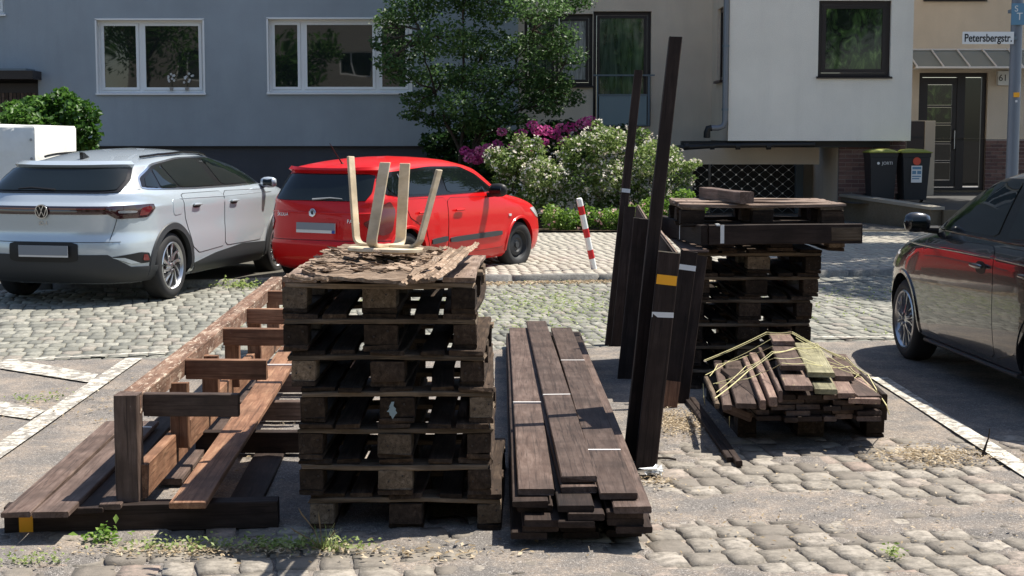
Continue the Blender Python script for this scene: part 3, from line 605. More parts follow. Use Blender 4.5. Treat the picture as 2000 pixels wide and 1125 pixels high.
# ================================================================ VEHICLES
def pchip(xs, ys):
    xs = np.array(xs, float); ys = np.array(ys, float); h = np.diff(xs); d = np.diff(ys)/h; m = np.zeros(len(xs))
    for i in range(1, len(xs)-1): m[i] = 0 if d[i-1]*d[i] <= 0 else (h[i-1]+h[i])*3/((2*h[i]+h[i-1])/d[i-1]+(h[i]+2*h[i-1])/d[i])
    m[0], m[-1] = d[0], d[-1]
    def f(x):
        i = int(np.clip(np.searchsorted(xs, x)-1, 0, len(h)-1)); t = min(max((x-xs[i])/h[i], 0), 1); a = h[i]
        return ys[i]*(1+2*t)*(1-t)**2 + a*m[i]*t*(1-t)**2 + ys[i+1]*t*t*(3-2*t) + a*m[i+1]*t*t*(t-1)
    return f
class Body:
    """horizontal-slice body: rows (z, x_rear, x_front, half width, n, m); x forward, y left, z up"""
    def __init__(s, rows):
        z = [r[0] for r in rows]; s.z0, s.z1 = z[0], z[-1]; s.f = [pchip(z, [r[k] for r in rows]) for k in range(1, 6)]; s.zs = z; s.wc = {}
    def sec(s, z): return [f(z) for f in s.f]
    def side(s, x, z, sg=-1):
        xr, xf, w, n, m = s.sec(z); u = min(abs((x-(xr+xf)/2)/((xf-xr)/2)), .9999); return Vector((x, sg*w*(1-u**n)**(1/m), z))
    def end(s, y, z, front=False):
        xr, xf, w, n, m = s.sec(z); v = min(abs(y/w), .9999); h = (xf-xr)/2*(1-v**m)**(1/n); return Vector(((xr+xf)/2 + (h if front else -h), y, z))
    def outline(s, z, N=20, Ne=9):
        xr, xf, w, n, m = s.sec(z); xm, h = (xr+xf)/2, (xf-xr)/2; ub = .93; yb = w*(1-ub**n)**(1/m); P = []
        for y in np.linspace(-yb, yb, 2*Ne+1)[:-1]: P.append((xm-h*(1-abs(y/w)**m)**(1/n), y))          # rear, right to left
        for u in np.linspace(-ub, ub, 2*N+1)[:-1]: P.append((xm+h*u, w*(1-abs(u)**n)**(1/m)))
        for y in np.linspace(yb, -yb, 2*Ne+1)[:-1]: P.append((xm+h*(1-abs(y/w)**m)**(1/n), y))
        for u in np.linspace(ub, -ub, 2*N+1)[:-1]: P.append((xm+h*u, -w*(1-abs(u)**n)**(1/m)))
        return P
    def wrap(s, a, z, sg=-1, front=False):
        """arc length a from the rear (front) centre round to the right (sg=-1) or left side"""
        k = (round(z, 3), front)
        if k not in s.wc:
            xr, xf, w, n, m = s.sec(z); xm, h = (xr+xf)/2, (xf-xr)/2; ub = .93; yb = w*(1-ub**n)**(1/m); sx = 1 if front else -1
            pts = [(xm+sx*h*(1-(y/w)**m)**(1/n), y) for y in np.linspace(0, yb, 26)]+[(xm+sx*h*u, w*(1-u**n)**(1/m)) for u in np.linspace(ub, 0, 40)[1:]]
            pts = np.array(pts); L = np.concatenate([[0], np.cumsum(np.hypot(*np.diff(pts, axis=0).T))]); s.wc[k] = (L, pts)
        L, pts = s.wc[k]; sga = sg if a >= 0 else -sg; a = abs(a)
        return Vector((float(np.interp(a, L, pts[:, 0])), sga*float(np.interp(a, L, pts[:, 1])), z))
    def mesh(s, nz=60):
        zs = sorted(set([round(v, 4) for v in np.linspace(s.z0, s.z1, nz)]+[round(v, 4) for v in s.zs])); V = []; Fc = []
        rings = [s.outline(z) for z in zs]; n = len(rings[0])
        for z, r in zip(zs, rings): V += [(x, y, z) for x, y in r]
        for i in range(len(zs)-1):
            for k in range(n): Fc.append((i*n+k, i*n+(k+1) % n, (i+1)*n+(k+1) % n, (i+1)*n+k))
        Fc.append(tuple(range(n))[::-1]); c = len(V); xr, xf, w, *_ = s.sec(s.z1); V.append(((xr+xf)/2, 0, s.z1+.003)); b = (len(zs)-1)*n
        for k in range(n): Fc.append((b+k, b+(k+1) % n, c))
        mb = MB(); mb.v = V; mb.f = Fc; return mb.mesh('body')
def rounded(poly, q=.12): return curve_smooth(poly, 2, q)
def grow(poly, d):
    n = len(poly); A = sum(poly[i][0]*poly[(i+1) % n][1]-poly[(i+1) % n][0]*poly[i][1] for i in range(n)); sg = 1 if A > 0 else -1; out = []
    for i in range(n):
        a, b, c = Vector(poly[i-1][:2]), Vector(poly[i][:2]), Vector(poly[(i+1) % n][:2]); e1 = (b-a).normalized(); e2 = (c-b).normalized()
        t = (e1+e2); t = t.normalized() if t.length > 1e-6 else e1
        nrm = Vector((t.y, -t.x))*sg; out.append(tuple(b+nrm*d/max(.5, nrm.dot(Vector((e1.y, -e1.x))*sg))))
    return out
def patch(name, fn, poly, off, mat, parent, res=.06, skirt=.012, smooth=True, **k):
    n = len(poly); B = []
    for i in range(n):
        a, b = Vector(poly[i]), Vector(poly[(i+1) % n]); m = max(1, int((b-a).length/res))
        for j in range(m): B.append(a.lerp(b, j/m))
    xs = [p.x for p in B]; ys = [p.y for p in B]; I = []
    x = min(xs)+res*.7
    while x < max(xs):
        y = min(ys)+res*.7
        while y < max(ys):
            p = Vector((x, y)); ins = False
            for i in range(len(B)):
                a, b = B[i], B[(i+1) % len(B)]
                if (a.y > y) != (b.y > y) and x < (b.x-a.x)*(y-a.y)/(b.y-a.y)+a.x: ins = not ins
            if ins and min((p-q).length for q in B) > res*.45: I.append(p)
            y += res
        x += res
    P = B+I; nb = len(B)
    vs, es, fs, *_ = geometry.delaunay_2d_cdt(P, [(i, (i+1) % nb) for i in range(nb)], [], 1, 1e-5)
    def pos(u, v, o):
        p = fn(u, v); e = .004; du = fn(u+e, v)-fn(u-e, v); dv = fn(u, v+e)-fn(u, v-e); nn_ = du.cross(dv)
        nn_ = nn_.normalized() if nn_.length > 1e-12 else Vector((0, 0, 1))
        c = Vector((2.1, 0, .7)); 
        if nn_.dot(p-c) < 0: nn_ = -nn_
        return p+nn_*o
    V = [pos(p.x, p.y, off) for p in vs]; Fc = [tuple(f) for f in fs]
    cnt = {}
    for f in Fc:
        for i in range(len(f)): e = (f[i], f[(i+1) % len(f)]); cnt[tuple(sorted(e))] = cnt.get(tuple(sorted(e)), 0)+1
    bd = [e for e, c in cnt.items() if c == 1]; low = {}
    for e in bd:
        for i in e:
            if i not in low: low[i] = len(V); V.append(pos(vs[i].x, vs[i].y, off-skirt))
    Fc += [(a, b, low[b], low[a]) for a, b in bd]
    mb = MB(); mb.v = [tuple(v) for v in V]; mb.f = Fc
    return put(name, mb.mesh(name, smooth, 30), mat, parent, **k)
def cut_arches(body_me, mat, centres, R_, w, name='body'):
    o = put(name, body_me, mat); o.data.materials.append(M['black'])
    for (cx, cz, sg) in centres:
        cy = sg*(w-.12); mb = MB(); n = 48
        pts = [(cx+R_*math.cos(q), cz+R_*math.sin(q)) for q in np.linspace(0, 2*math.pi, n, endpoint=False)]
        mb.v = [(x, cy-.30*1, z) for x, z in pts]+[(x, cy+.30, z) for x, z in pts]; mb.f = [tuple(range(n)), tuple(range(n, 2*n))]+[(i, (i+1) % n, n+(i+1) % n, n+i) for i in range(n)]
        c = put('cutter', mb.mesh('c'), None); c.data.materials.append(M['black'])
        md = o.modifiers.new('b', 'BOOLEAN'); md.object = c; md.operation = 'DIFFERENCE'; md.solver = 'EXACT'; md.material_mode = 'TRANSFER'
    dg = bpy.context.evaluated_depsgraph_get(); me = bpy.data.meshes.new_from_object(o.evaluated_get(dg))
    for c in [x for x in bpy.data.objects if x.name.startswith('cutter')]: bpy.data.objects.remove(c)
    me.polygons.foreach_set('use_smooth', [True]*len(me.polygons)); me.set_sharp_from_angle(angle=R(28)); o.modifiers.clear(); o.data = me
    return o
def wheel(parent, x, y, R_, W, sg, style, steer=0):
    """wheel at (x, y) of the car; y is the outer face; axis along y, outward = sg"""
    Mx = Matrix.Translation((x, y, R_)) @ Matrix.Rotation(steer, 4, 'Z') @ (Matrix.Rotation(math.pi, 4, 'Z') if sg < 0 else Matrix.Identity(4))
    w = put('wheel', MB().lathe([(0, -W), (R_*.6, -W), (R_*.6, -W+.02), (.0, -W+.02)], 24).mesh('hub_back', True), M['black'], parent, M=Mx)
    rr = R_*(.70 if style != 'steel' else .62); sh = R_-rr
    put('tyre', MB().lathe([(rr, -W+.01), (rr+sh*.5, -W-.0), (R_-.025, -W+.01), (R_-.006, -W+.03), (R_, -W+.06), (R_, -.06), (R_-.006, -.03), (R_-.025, -.012), (rr+sh*.5, 0), (rr+.012, -.006), (rr, -.014), (rr-.004, -W+.02)], 56).mesh('tyre', True, 50), M['rubber'], w)
    if style == 'steel':
        rim = put('rim', MB().lathe([(rr+.004, -.012), (rr-.008, -.02), (rr-.016, -.05), (rr*.82, -.075), (rr*.72, -.05), (rr*.5, -.04), (rr*.40, -.055), (rr*.22, -.05), (rr*.2, -.03), (0, -.03)], 48).mesh('rim', True, 40), M['cladding'], w)
        for k in range(10):
            q = k*2*math.pi/10; put('rim_hole', MB().lathe([(0, -.058), (.022, -.058), (.022, -.07)], 10, 'y', Matrix.Translation((rr*.77*math.cos(q), .0, rr*.77*math.sin(q)))).mesh('h'), M['black'], rim) if False else None
        return w
    rim = put('rim', MB().lathe([(rr+.006, -.008), (rr-.004, -.002), (rr-.014, -.012), (rr-.022, -.05), (rr-.03, -.12)], 56).mesh('rim', True, 40), M['alu'], w)
    put('brake_disc', MB().lathe([(rr-.03, -.10), (0, -.10)], 32).mesh('d', True), M['black'], w)
    put('wheel_cap', MB().lathe([(.0, -.016), (.028, -.018), (.033, -.03), (.06, -.05)], 24).mesh('cap', True, 40), M['alu'], w)
    def blade(pr_, dep, th=.018):
        """polar polygon (r, angle) extruded"""
        P = [(r*math.cos(a), r*math.sin(a)) for r, a in pr_]; n = len(P); mb = MB()
        mb.v = [(x, dep+(.010 if math.hypot(x, z) < rr*.5 else 0)-.004, z) for x, z in P]+[(x, dep-th, z) for x, z in P]; mb.f = [tuple(range(n)), tuple(range(n, 2*n))[::-1]]+[(i, (i+1) % n, n+(i+1) % n, n+i) for i in range(n)]; return mb
    if style == 'aero':
        for k in range(5):
            q = k*2*math.pi/5+.3
            b1 = blade([(.05, q-.25), (rr*.35, q-.20), (rr*.70, q-.02), (rr-.012, q+.16), (rr-.012, q+.30), (rr*.66, q+.16), (rr*.32, q+.06), (.05, q+.3)], -.018); put('spoke', b1.mesh('sp'), M['alu'], w)
            b2 = blade([(rr*.40, q+.16), (rr*.68, q+.22), (rr-.012, q+.36), (rr-.012, q+.78), (rr*.66, q+.44)], -.03, .012); put('spoke_insert', b2.mesh('sp'), M['black'], w)
            b3 = blade([(.05, q+.4), (rr*.36, q+.34), (rr*.72, q+.66), (rr-.012, q+.86), (rr-.012, q+.96), (rr*.6, q+.72), (rr*.3, q+.55)], -.02); put('spoke', b3.mesh('sp'), M['alu'], w)
        put('rim_disc', MB().lathe([(rr-.018, -.045), (.03, -.05)], 32).mesh('d', True), M['blackgloss'], w)
    if style == 'multi':
        for k in range(8):
            q = k*2*math.pi/8
            for s in (-1, 1):
                put('spoke', blade([(.045, q+s*.10-.14), (rr*.5, q+s*.11-.035), (rr-.01, q+s*.20-.035), (rr-.01, q+s*.20+.035), (rr*.5, q+s*.11+.035), (.045, q+s*.10+.14)], -.012).mesh('sp'), M['alu'], w)
    return w
def arch_lip(parent, b, cx, cz, r0, r1, sg, mat, off=.012, a0=-.15, a1=math.pi+.15, name='arch_cladding'):
    N = 26; mb = MB()
    for i in range(N+1):
        a = a0+(a1-a0)*i/N
        for r, o in ((r0, off-.05), (r0, off), (r1-.008, off), (r1, .001)):
            x, z = cx+r*math.cos(a), max(cz+r*math.sin(a), b.z0+.002); p = b.side(x, z, sg); mb.v.append((p.x, p.y+sg*o, p.z))
    for i in range(N):
        for k in range(3): a = i*4+k; mb.f.append((a, a+1, a+5, a+4))
    return put(name, mb.mesh('lip', True, 40), mat, parent)
def strip(parent, name, fn, pts, w, off, mat, h=.006):
    """thin raised strip along a polyline on the body surface"""
    mb = MB(); P = []
    for i in range(len(pts)-1):
        a, b = Vector(pts[i]), Vector(pts[i+1]); m = max(1, int((b-a).length/.07))
        for j in range(m): P.append(a.lerp(b, j/m))
    P.append(Vector(pts[-1])); Q = []
    for p in P:
        q = fn(p.x, p.y); e = .004; nn_ = (fn(p.x+e, p.y)-fn(p.x-e, p.y)).cross(fn(p.x, p.y+e)-fn(p.x, p.y-e)); nn_ = nn_.normalized() if nn_.length > 1e-12 else Vector((0, 0, 1))
        if nn_.dot(q-Vector((2.1, 0, .7))) < 0: nn_ = -nn_
        Q.append(q+nn_*off)
    return put(name, mb.tube(Q, w/2, 6).mesh('s', True, 60), mat, parent)
def mirror(parent, x, y, z, sg, mat, capmat=None):
    m = put('wing_mirror', MB().lathe([(0, -.11), (.045, -.10), (.062, -.06), (.068, 0), (.064, .06), (.048, .10), (0, .115)], 18).mesh('mir', True, 60), mat, parent)
    m.matrix_local = Matrix.Translation((x, y+sg*.13, z)) @ Matrix.Diagonal((.85, 1.05, 1.2, 1))
    put('mirror_glass', MB().lathe([(0, -.085), (.055, -.06), (.055, .06), (0, .085)], 16).mesh('mg', True), M['glass'], m, loc=(-.022, 0, 0)).scale = (.9, 1.0, .9)
    put('mirror_foot', MB().tube([(0, sg*-.18, -.05), (0, sg*-.06, -.045)], [.028, .022], 10).mesh('f', True), M['black'], m)
    return m
def vw_badge(parent, Mx, r):
    b = put('badge', MB().lathe([(0, -.004), (r, -.004), (r, .006), (r*.96, .010), (0, .010)], 32).mesh('b', True, 30), M['blackgloss'], parent, M=Mx)
    put('badge_ring', MB().lathe([(r*.88, .008), (r*.88, .016), (r, .016), (r, .008)], 32).mesh('b'), M['chrome'], b)
    mb = MB()
    for pl in ([(-.34, .80), (0, .10), (.34, .80)], [(-.78, .42), (-.36, -.70), (0, .02), (.36, -.70), (.78, .42)]):
        for i in range(len(pl)-1): mb.tube([(pl[i][0]*r, .013, pl[i][1]*r), (pl[i+1][0]*r, .013, pl[i+1][1]*r)], r*.075, 4)
    put('badge_letters', mb.mesh('v'), M['chrome'], b)
    return b
def frame_at(b, y, z, front=False, off=.01):
    """matrix at the rear surface, local +y pointing out of the body, local z up"""
    p = b.end(y, z, front); e = .01; dz = (b.end(y, z+e, front)-b.end(y, z-e, front)).normalized(); dy = (b.end(y+e, z, front)-b.end(y-e, z, front)).normalized()
    n = dy.cross(dz); n = n if (n.x < 0) != front else -n; n.normalize(); xax = n.cross(dz).normalized(); zax = xax.cross(n)
    m = Matrix((xax, n, zax)).transposed().to_4x4(); m.translation = p+n*off; return m

def car_root(name, label, ox, oy, phi): return thing(name, label, 'car', (ox, oy, 0), R(90)-phi)

# ---- silver electric SUV
c1 = car_root('parked_car', 'silver suv with black lower bumper, full width light bar and alloy wheels, parked at left', -4.50, 14.70, R(13.5))
b1 = Body([(.20, .22, 4.40, .80, 7, 4), (.25, .10, 4.48, .88, 7, 3.6), (.34, .03, 4.54, .915, 7, 3.4), (.55, .0, 4.58, .925, 7, 3.3), (.60, .005, 4.58, .925, 7, 3.3),
           (.72, .03, 4.56, .918, 7, 3.3), (.86, .02, 4.54, .918, 7, 3.2), (.94, .015, 4.48, .920, 7, 3.2), (1.0, .07, 4.36, .905, 7, 3.3), (1.05, .11, 4.10, .880, 7.5, 3.6), (1.085, .14, 3.68, .850, 8, 3.8),
           (1.16, .23, 3.48, .800, 8, 4), (1.24, .33, 3.28, .745, 8, 4), (1.30, .40, 3.10, .705, 7, 4), (1.335, .44, 2.98, .68, 6, 3.6), (1.38, .68, 2.82, .645, 4.5, 3), (1.425, .95, 2.62, .59, 3.5, 2.6), (1.465, 1.25, 2.38, .48, 3, 2.3), (1.492, 1.55, 2.1, .28, 2.5, 2), (1.502, 1.75, 1.9, .06, 2, 2)])
wx1 = (.93, 3.70)
body = cut_arches(b1.mesh(), M['silver'], [(x, .33, s) for x in wx1 for s in (-1, 1)], .385, .92); body.parent = c1
sR = lambda x, z: b1.side(x, z, -1); sL = lambda x, z: b1.side(x, z, 1); E1 = lambda y, z: b1.end(y, z)
for x in wx1:
    for s in (-1, 1): wheel(c1, x, s*.905, .335, .22, s, 'aero'); arch_lip(c1, b1, x, .33, .375, .445, s, M['cladding'], .014)
for sg, fn in ((-1, sR), (1, sL)):
    sillp = [(1.42, .225), (1.38, .33), (1.9, .40), (2.6, .45), (3.26, .43), (3.24, .225)]
    patch('sill_cladding', fn, sillp, .010, M['cladding'], c1)
    for nm, poly in (('rear_door', [(1.36, .50), (1.50, .43), (2.12, .46), (2.14, 1.04), (1.16, 1.045), (1.20, .80)]), ('front_door', [(2.15, .46), (3.10, .46), (3.24, .60), (3.30, 1.02), (2.17, 1.04)])):
        P = rounded(poly, .06); d = patch(nm, fn, P, .0045, M['silver'], c1); patch('door_gap', fn, grow(P, .006), .0022, M['black'], d, skirt=.008)
        hx = 1.36 if nm == 'rear_door' else 2.30
        hp = patch('handle_recess', fn, rounded([(hx, .895), (hx+.19, .895), (hx+.19, .94), (hx, .94)], .25), .0065, M['black'], d, .03, .006); hd_ = [fn(hx+t, .93)+Vector((0, sg*.024, 0)) for t in (0, .05, .13, .18)]; put('door_handle', MB().tube(hd_, [.009, .013, .013, .009], 8).mesh('h', True, 60), M['silver'], d)
    fr1 = rounded([(.52, 1.125), (.60, 1.225), (.95, 1.335), (1.6, 1.392), (2.4, 1.395), (2.86, 1.325), (3.30, 1.185), (3.46, 1.10), (2.6, 1.092), (1.5, 1.098)], .10)
    patch('window_trim', fn, grow(fr1, .016), .006, M['chrome'], c1); patch('window_surround', fn, fr1, .009, M['blackgloss'], c1)
    for poly in ([(.58, 1.135), (.66, 1.215), (.84, 1.275), (.80, 1.115)], [(.84, 1.113), (.88, 1.285), (1.08, 1.335), (1.20, 1.105)], [(1.24, 1.104), (1.12, 1.34), (1.55, 1.375), (2.0, 1.382), (2.13, 1.10)], [(2.26, 1.10), (2.17, 1.38), (2.42, 1.378), (2.82, 1.312), (3.22, 1.185), (3.34, 1.11)]):
        patch('side_window', fn, rounded(poly, .08), .013, M['glass'], c1)
    strip(c1, 'shoulder_line', fn, [(1.1, 1.0), (2.2, .985), (3.5, .99)], .008, .004, M['silver'])
    strip(c1, 'roof_rail', fn, [(1.0, 1.40), (1.3, 1.422), (1.9, 1.44), (2.4, 1.425), (2.7, 1.385)], .028, .022, M['blackgloss'])
    patch('pillar_panel', fn, rounded([(.36, 1.12), (.46, 1.275), (.56, 1.315), (.86, 1.335), (.56, 1.235), (.50, 1.11)], .1), .004, M['steel'], c1)
    patch('fuel_flap', fn, rounded([(.95, .84), (1.13, .85), (1.15, 1.0), (.93, 1.0)], .15), .0045, M['silver'], c1)
for s in (-1, 1): mm_ = mirror(c1, 3.30, s*.83, 1.10, s, M['silver']); mm_.scale = (.8, .85, .95)
# rear: glass, bar, lamps, bumper
rg = rounded([(-.60, 1.105), (.60, 1.105), (.66, 1.30), (-.66, 1.30)], .08)
patch('spoiler_shadow', lambda a, z: b1.wrap(a, z), grow(rounded([(-.70, 1.095), (.70, 1.095), (.74, 1.20), (.70, 1.312), (-.70, 1.312), (-.74, 1.20)], .08), .012), .010, M['blackgloss'], c1, .03, .02)  # gloss black border behind the rear window
g = patch('rear_window', lambda a, z: b1.wrap(a, z), rounded([(-.66, 1.10), (.66, 1.10), (.70, 1.20), (.67, 1.305), (-.67, 1.305), (-.70, 1.20)], .08), .017, M['glass'], c1, .03)
put('rear_wiper', MB().tube([E1(-.06, 1.115)+Vector((-.02, 0, 0)), E1(.2, 1.135)+Vector((-.03, 0, 0)), E1(.34, 1.125)+Vector((-.03, 0, 0))], [.014, .009, .006], 6).mesh('w'), M['black'], g)
mb = MB()
for sgn in (1, -1):
    pass
sp_ = patch('spoiler', lambda a, z: b1.wrap(a, z), [(-.72, 1.318), (.72, 1.318), (.66, 1.345), (-.66, 1.345)], .045, M['silver'], c1, skirt=.05)
bar = patch('light_bar', lambda a, z: b1.wrap(a, z), [(-.64, .885), (.64, .885), (.64, .96), (-.64, .96)], .006, M['lampdark'], c1); patch('bar_strip', lambda a, z: b1.wrap(a, z), [(-.62, .932), (.62, .932), (.62, .944), (-.62, .944)], .009, M['lampred'], bar)
for s in (-1, 1):
    W_ = lambda a, z, s=s: b1.wrap(a, z, s)
    tl = patch('tail_lamp', W_, rounded([(.62, .90), (.72, .84), (1.08, .845), (1.20, .93), (1.16, .972), (.62, .958)], .10), .009, M['lampdark'], c1, .04)
    patch('lamp_lens', W_, rounded([(.96, .865), (1.07, .868), (1.15, .93), (1.12, .955), (1.0, .94)], .15), .012, M['lampred'], tl, .03); patch('lamp_lens', W_, rounded([(.74, .895), (.93, .895), (.95, .915), (.74, .92)], .15), .012, M['steel'], tl, .03)
    rf = patch('bumper_trim', W_, rounded([(.66, .475), (.86, .40), (1.12, .405), (1.10, .50), (.98, .512)], .10), .008, M['black'], c1, .04); patch('bumper_trim_strip', W_, [(.68, .47), (.86, .405), (.97, .405), (.80, .465)], .013, M['silver'], rf, .04)
    patch('reflector', W_, rounded([(1.0, .43), (1.09, .425), (1.07, .485), (1.02, .49)], .15), .014, M['lampred'], rf, .03)
patch('rear_bumper', lambda a, z: b1.wrap(a, z), [(-1.30, .225), (1.30, .225), (1.30, .365), (.86, .375), (.64, .50), (-.64, .50), (-.86, .375), (-1.30, .365)], .010, M['cladding'], c1)
patch('plate_recess', E1, rounded([(-.36, .43), (.36, .43), (.36, .62), (-.36, .62)], .1), .013, M['black'], c1)
Mx = frame_at(b1, -.02, .535, off=.03)
pl = put('number_plate', MB().box(-.26, .26, 0, .008, -.055, .055).mesh('pl'), M['chalk'], c1, M=Mx); put('plate_face', MB().box(-.26, .26, .008, .010, -.038, .055).mesh('pl'), M['plate'], pl)
vw_badge(c1, frame_at(b1, .0, .915, off=.012), .068)
strip(c1, 'tailgate_gap', E1, [(-.72, .62), (.72, .62)], .006, .002, M['black']); strip(c1, 'tailgate_gap', E1, [(.64, .64), (.69, .84)], .006, .002, M['black']); strip(c1, 'tailgate_gap', E1, [(-.64, .64), (-.69, .84)], .006, .002, M['black'])
fn_ = put('roof_antenna', MB().prism([(-.09, 0), (.08, 0), (.085, .07), (.05, .065)], -.018, .018).mesh('f'), M['blackgloss'], c1); fn_.matrix_local = Matrix.Translation((.86, 0, 1.40)) @ Matrix.Rotation(R(90), 4, 'X') @ Matrix.Diagonal((-1, 1, 1, 1))

# ---- red hatchback
c2 = car_root('parked_car', 'bright red hatchback with black rubbing strips and steel wheels, parked on the pavement edge', -2.17, 16.60, R(30))
b2 = Body([(.17, .14, 3.86, .72, 7, 4), (.22, .05, 3.94, .78, 7, 4.4), (.34, .0, 3.99, .81, 7, 4.2), (.46, .0, 4.0, .822, 7, 4.2), (.52, .035, 3.99, .82, 7, 4.2), (.64, .04, 3.95, .82, 7, 4.2), (.76, .05, 3.82, .815, 7, 4.2), (.86, .07, 3.50, .80, 7, 4.2), (.92, .09, 3.12, .79, 7.5, 4.2), (.955, .12, 2.98, .78, 8, 4.4),
           (1.03, .17, 2.86, .755, 8, 4), (1.15, .25, 2.66, .71, 8, 4), (1.235, .31, 2.50, .675, 7.5, 4), (1.28, .33, 2.38, .65, 6, 3.5), (1.315, .50, 2.24, .615, 4.5, 3), (1.35, .80, 2.06, .55, 3.6, 2.6), (1.375, 1.05, 1.85, .42, 3, 2.2), (1.39, 1.25, 1.65, .24, 2.4, 2), (1.396, 1.4, 1.5, .06, 2, 2)])
wx2 = (.69, 3.14)
body = cut_arches(b2.mesh(), M['red'], [(x, .295, s) for x in wx2 for s in (-1, 1)], .335, .82); body.parent = c2
sR2 = lambda x, z: b2.side(x, z, -1); sL2 = lambda x, z: b2.side(x, z, 1); E2 = lambda y, z: b2.end(y, z); W2r = lambda a, z: b2.wrap(a, z, -1)
for x in wx2:
    for s in (-1, 1): wheel(c2, x, s*.80, .29, .19, s, 'steel', -.12 if x > 2 else 0); arch_lip(c2, b2, x, .295, .330, .362, s, M['red'], .012, name='arch_lip')
for sg, fn in ((-1, sR2), (1, sL2)):
    for nm, poly in (('rear_door', [(1.10, .36), (1.44, .28), (1.46, .93), (.62, .94), (.72, .74), (1.02, .60)]), ('front_door', [(1.47, .28), (2.72, .30), (2.80, .50), (2.76, .90), (1.49, .93)])):
        P = rounded(poly, .06); d = patch(nm, fn, P, .0045, M['red'], c2); patch('door_gap', fn, grow(P, .005), .002, M['black'], d, skirt=.008)
        hx = .86 if nm == 'rear_door' else 1.62
        patch('handle_recess', fn, rounded([(hx, .735), (hx+.16, .735), (hx+.16, .81), (hx, .81)], .25), .006, M['red'], d, .03, .006); put('door_handle', MB().tube([fn(hx-.01+t, .785)+Vector((0, sg*.03, 0)) for t in (0, .05, .13, .18)], [.010, .014, .014, .010], 8).mesh('h', True, 60), M['red'], d)
    fr1 = rounded([(.37, 1.00), (.36, 1.16), (.46, 1.232), (1.3, 1.285), (1.95, 1.275), (2.25, 1.18), (2.52, 1.02), (2.56, .975), (1.4, .965), (.62, .965)], .10)
    patch('window_surround', fn, fr1, .007, M['blackgloss'], c2)
    for poly in ([(.43, 1.05), (.44, 1.16), (.62, 1.20), (.66, .99), (.52, .985)], [(.70, .985), (.66, 1.205), (1.34, 1.255), (1.34, .985)], [(1.52, .985), (1.50, 1.262), (1.92, 1.248), (2.2, 1.16), (2.42, 1.03), (2.44, .99)]):
        patch('side_window', fn, rounded(poly, .08), .012, M['glass'], c2)
    strip(c2, 'window_trim', fn, [(.68, .99), (.64, 1.21)], .012, .015, M['steel'])
    for a, b_ in ((1.12, 1.44), (1.50, 2.66)): patch('rubbing_strip', fn, rounded([(a, .42), (b_, .44), (b_, .50), (a, .48)], .12), .020, M['cladding'], c2, skirt=.022)
    patch('side_blinker', fn, rounded([(2.84, .66), (2.90, .66), (2.90, .69), (2.84, .69)], .2), .010, M['lampclear'], c2, .02)
for s in (-1, 1): mirror(c2, 2.40, s*.80, .99, s, M['black'])
# bright frame over the doors
rgp = rounded([(-.60, .93), (.60, .93), (.64, 1.02), (.60, 1.215), (-.60, 1.215), (-.64, 1.02)], .08)
g = patch('rear_window', lambda a, z: b2.wrap(a, z), rgp, .008, M['glass'], c2); put('rear_wiper', MB().tube([E2(.05, .945)+Vector((-.02, 0, 0)), E2(-.18, .965)+Vector((-.03, 0, 0)), E2(-.34, .958)+Vector((-.03, 0, 0))], [.012, .008, .005], 6).mesh('w'), M['steel'], g)
patch('spoiler', lambda a, z: b2.wrap(a, z), [(-.66, 1.235), (.66, 1.235), (.64, 1.262), (-.64, 1.262)], .05, M['red'], c2, skirt=.055)
for s in (-1, 1):
    W_ = lambda a, z, s=s: b2.wrap(a, z, s)
    tl = patch('tail_lamp', W_, rounded([(.60, .70), (.70, .60), (.84, .56), (.96, .60), (1.0, .82), (.90, .93), (.78, .88), (.74, .76)], .14), .010, M['lampred'], c2, .04); patch('lamp_lens', W_, rounded([(.66, .675), (.73, .65), (.77, .67), (.74, .715), (.69, .715)], .18), .014, M['lampclear'], tl, .03)
    patch('reflector', W_, rounded([(.60, .245), (.78, .245), (.78, .275), (.60, .275)], .2), .008, M['lampred'], c2, .03)
strip(c2, 'bumper_gap', lambda a, z: b2.wrap(a, z), [(-1.0, .505), (1.0, .505)], .006, .002, M['black'])
patch('plate_recess', E2, rounded([(-.34, .56), (.34, .56), (.34, .735), (-.34, .735)], .08), .004, M['red'], c2)
strip(c2, 'tailgate_edge', lambda a, z: b2.wrap(a, z), [(-.70, .80), (.70, .80)], .022, .004, M['red'])
Mx = frame_at(b2, -.04, .64, off=.014); pl = put('number_plate', MB().box(-.26, .26, 0, .008, -.055, .055).mesh('pl'), M['chalk'], c2, M=Mx); put('plate_face', MB().box(-.26, .26, .008, .010, -.022, .055).mesh('pl'), M['plate'], pl); put('plate_band', MB().box(-.26, -.22, .0085, .011, -.055, -.0225).mesh('pl'), M['blue'], pl)
bd = put('badge', MB().lathe([(0, 0), (.046, 0), (.046, .008), (.040, .012), (.0, .012)], 28).mesh('b', True, 30), M['chrome'], c2, M=frame_at(b2, .02, .80, off=.006)); put('badge_wing', MB().prism([(-.02, -.02), (.004, -.02), (.022, .012), (.006, .004), (.012, .024), (-.004, .006), (-.006, .024)], .012, .015, Matrix.Rotation(R(-90), 4, 'X') @ Matrix.Diagonal((1, -1, 1, 1))).mesh('w'), M['blackgloss'], bd)
def rear_text(par, b, s, y, z, size, mat): 
    m = frame_at(b, y, z, off=.006); o = text(s, size, mat, par, (0, 0, 0), ext=.001); o.matrix_local = m @ Matrix.Rotation(math.pi, 4, 'Z') @ Matrix.Rotation(R(90), 4, 'X'); return o
rear_text(c2, b2, 'SKODA', .44, .775, .055, M['chrome']); rear_text(c2, b2, 'FABIA', -.50, .715, .055, M['chrome']); rear_text(c1, b1, 'ID.4', .0, .80, .055, M['chrome'])
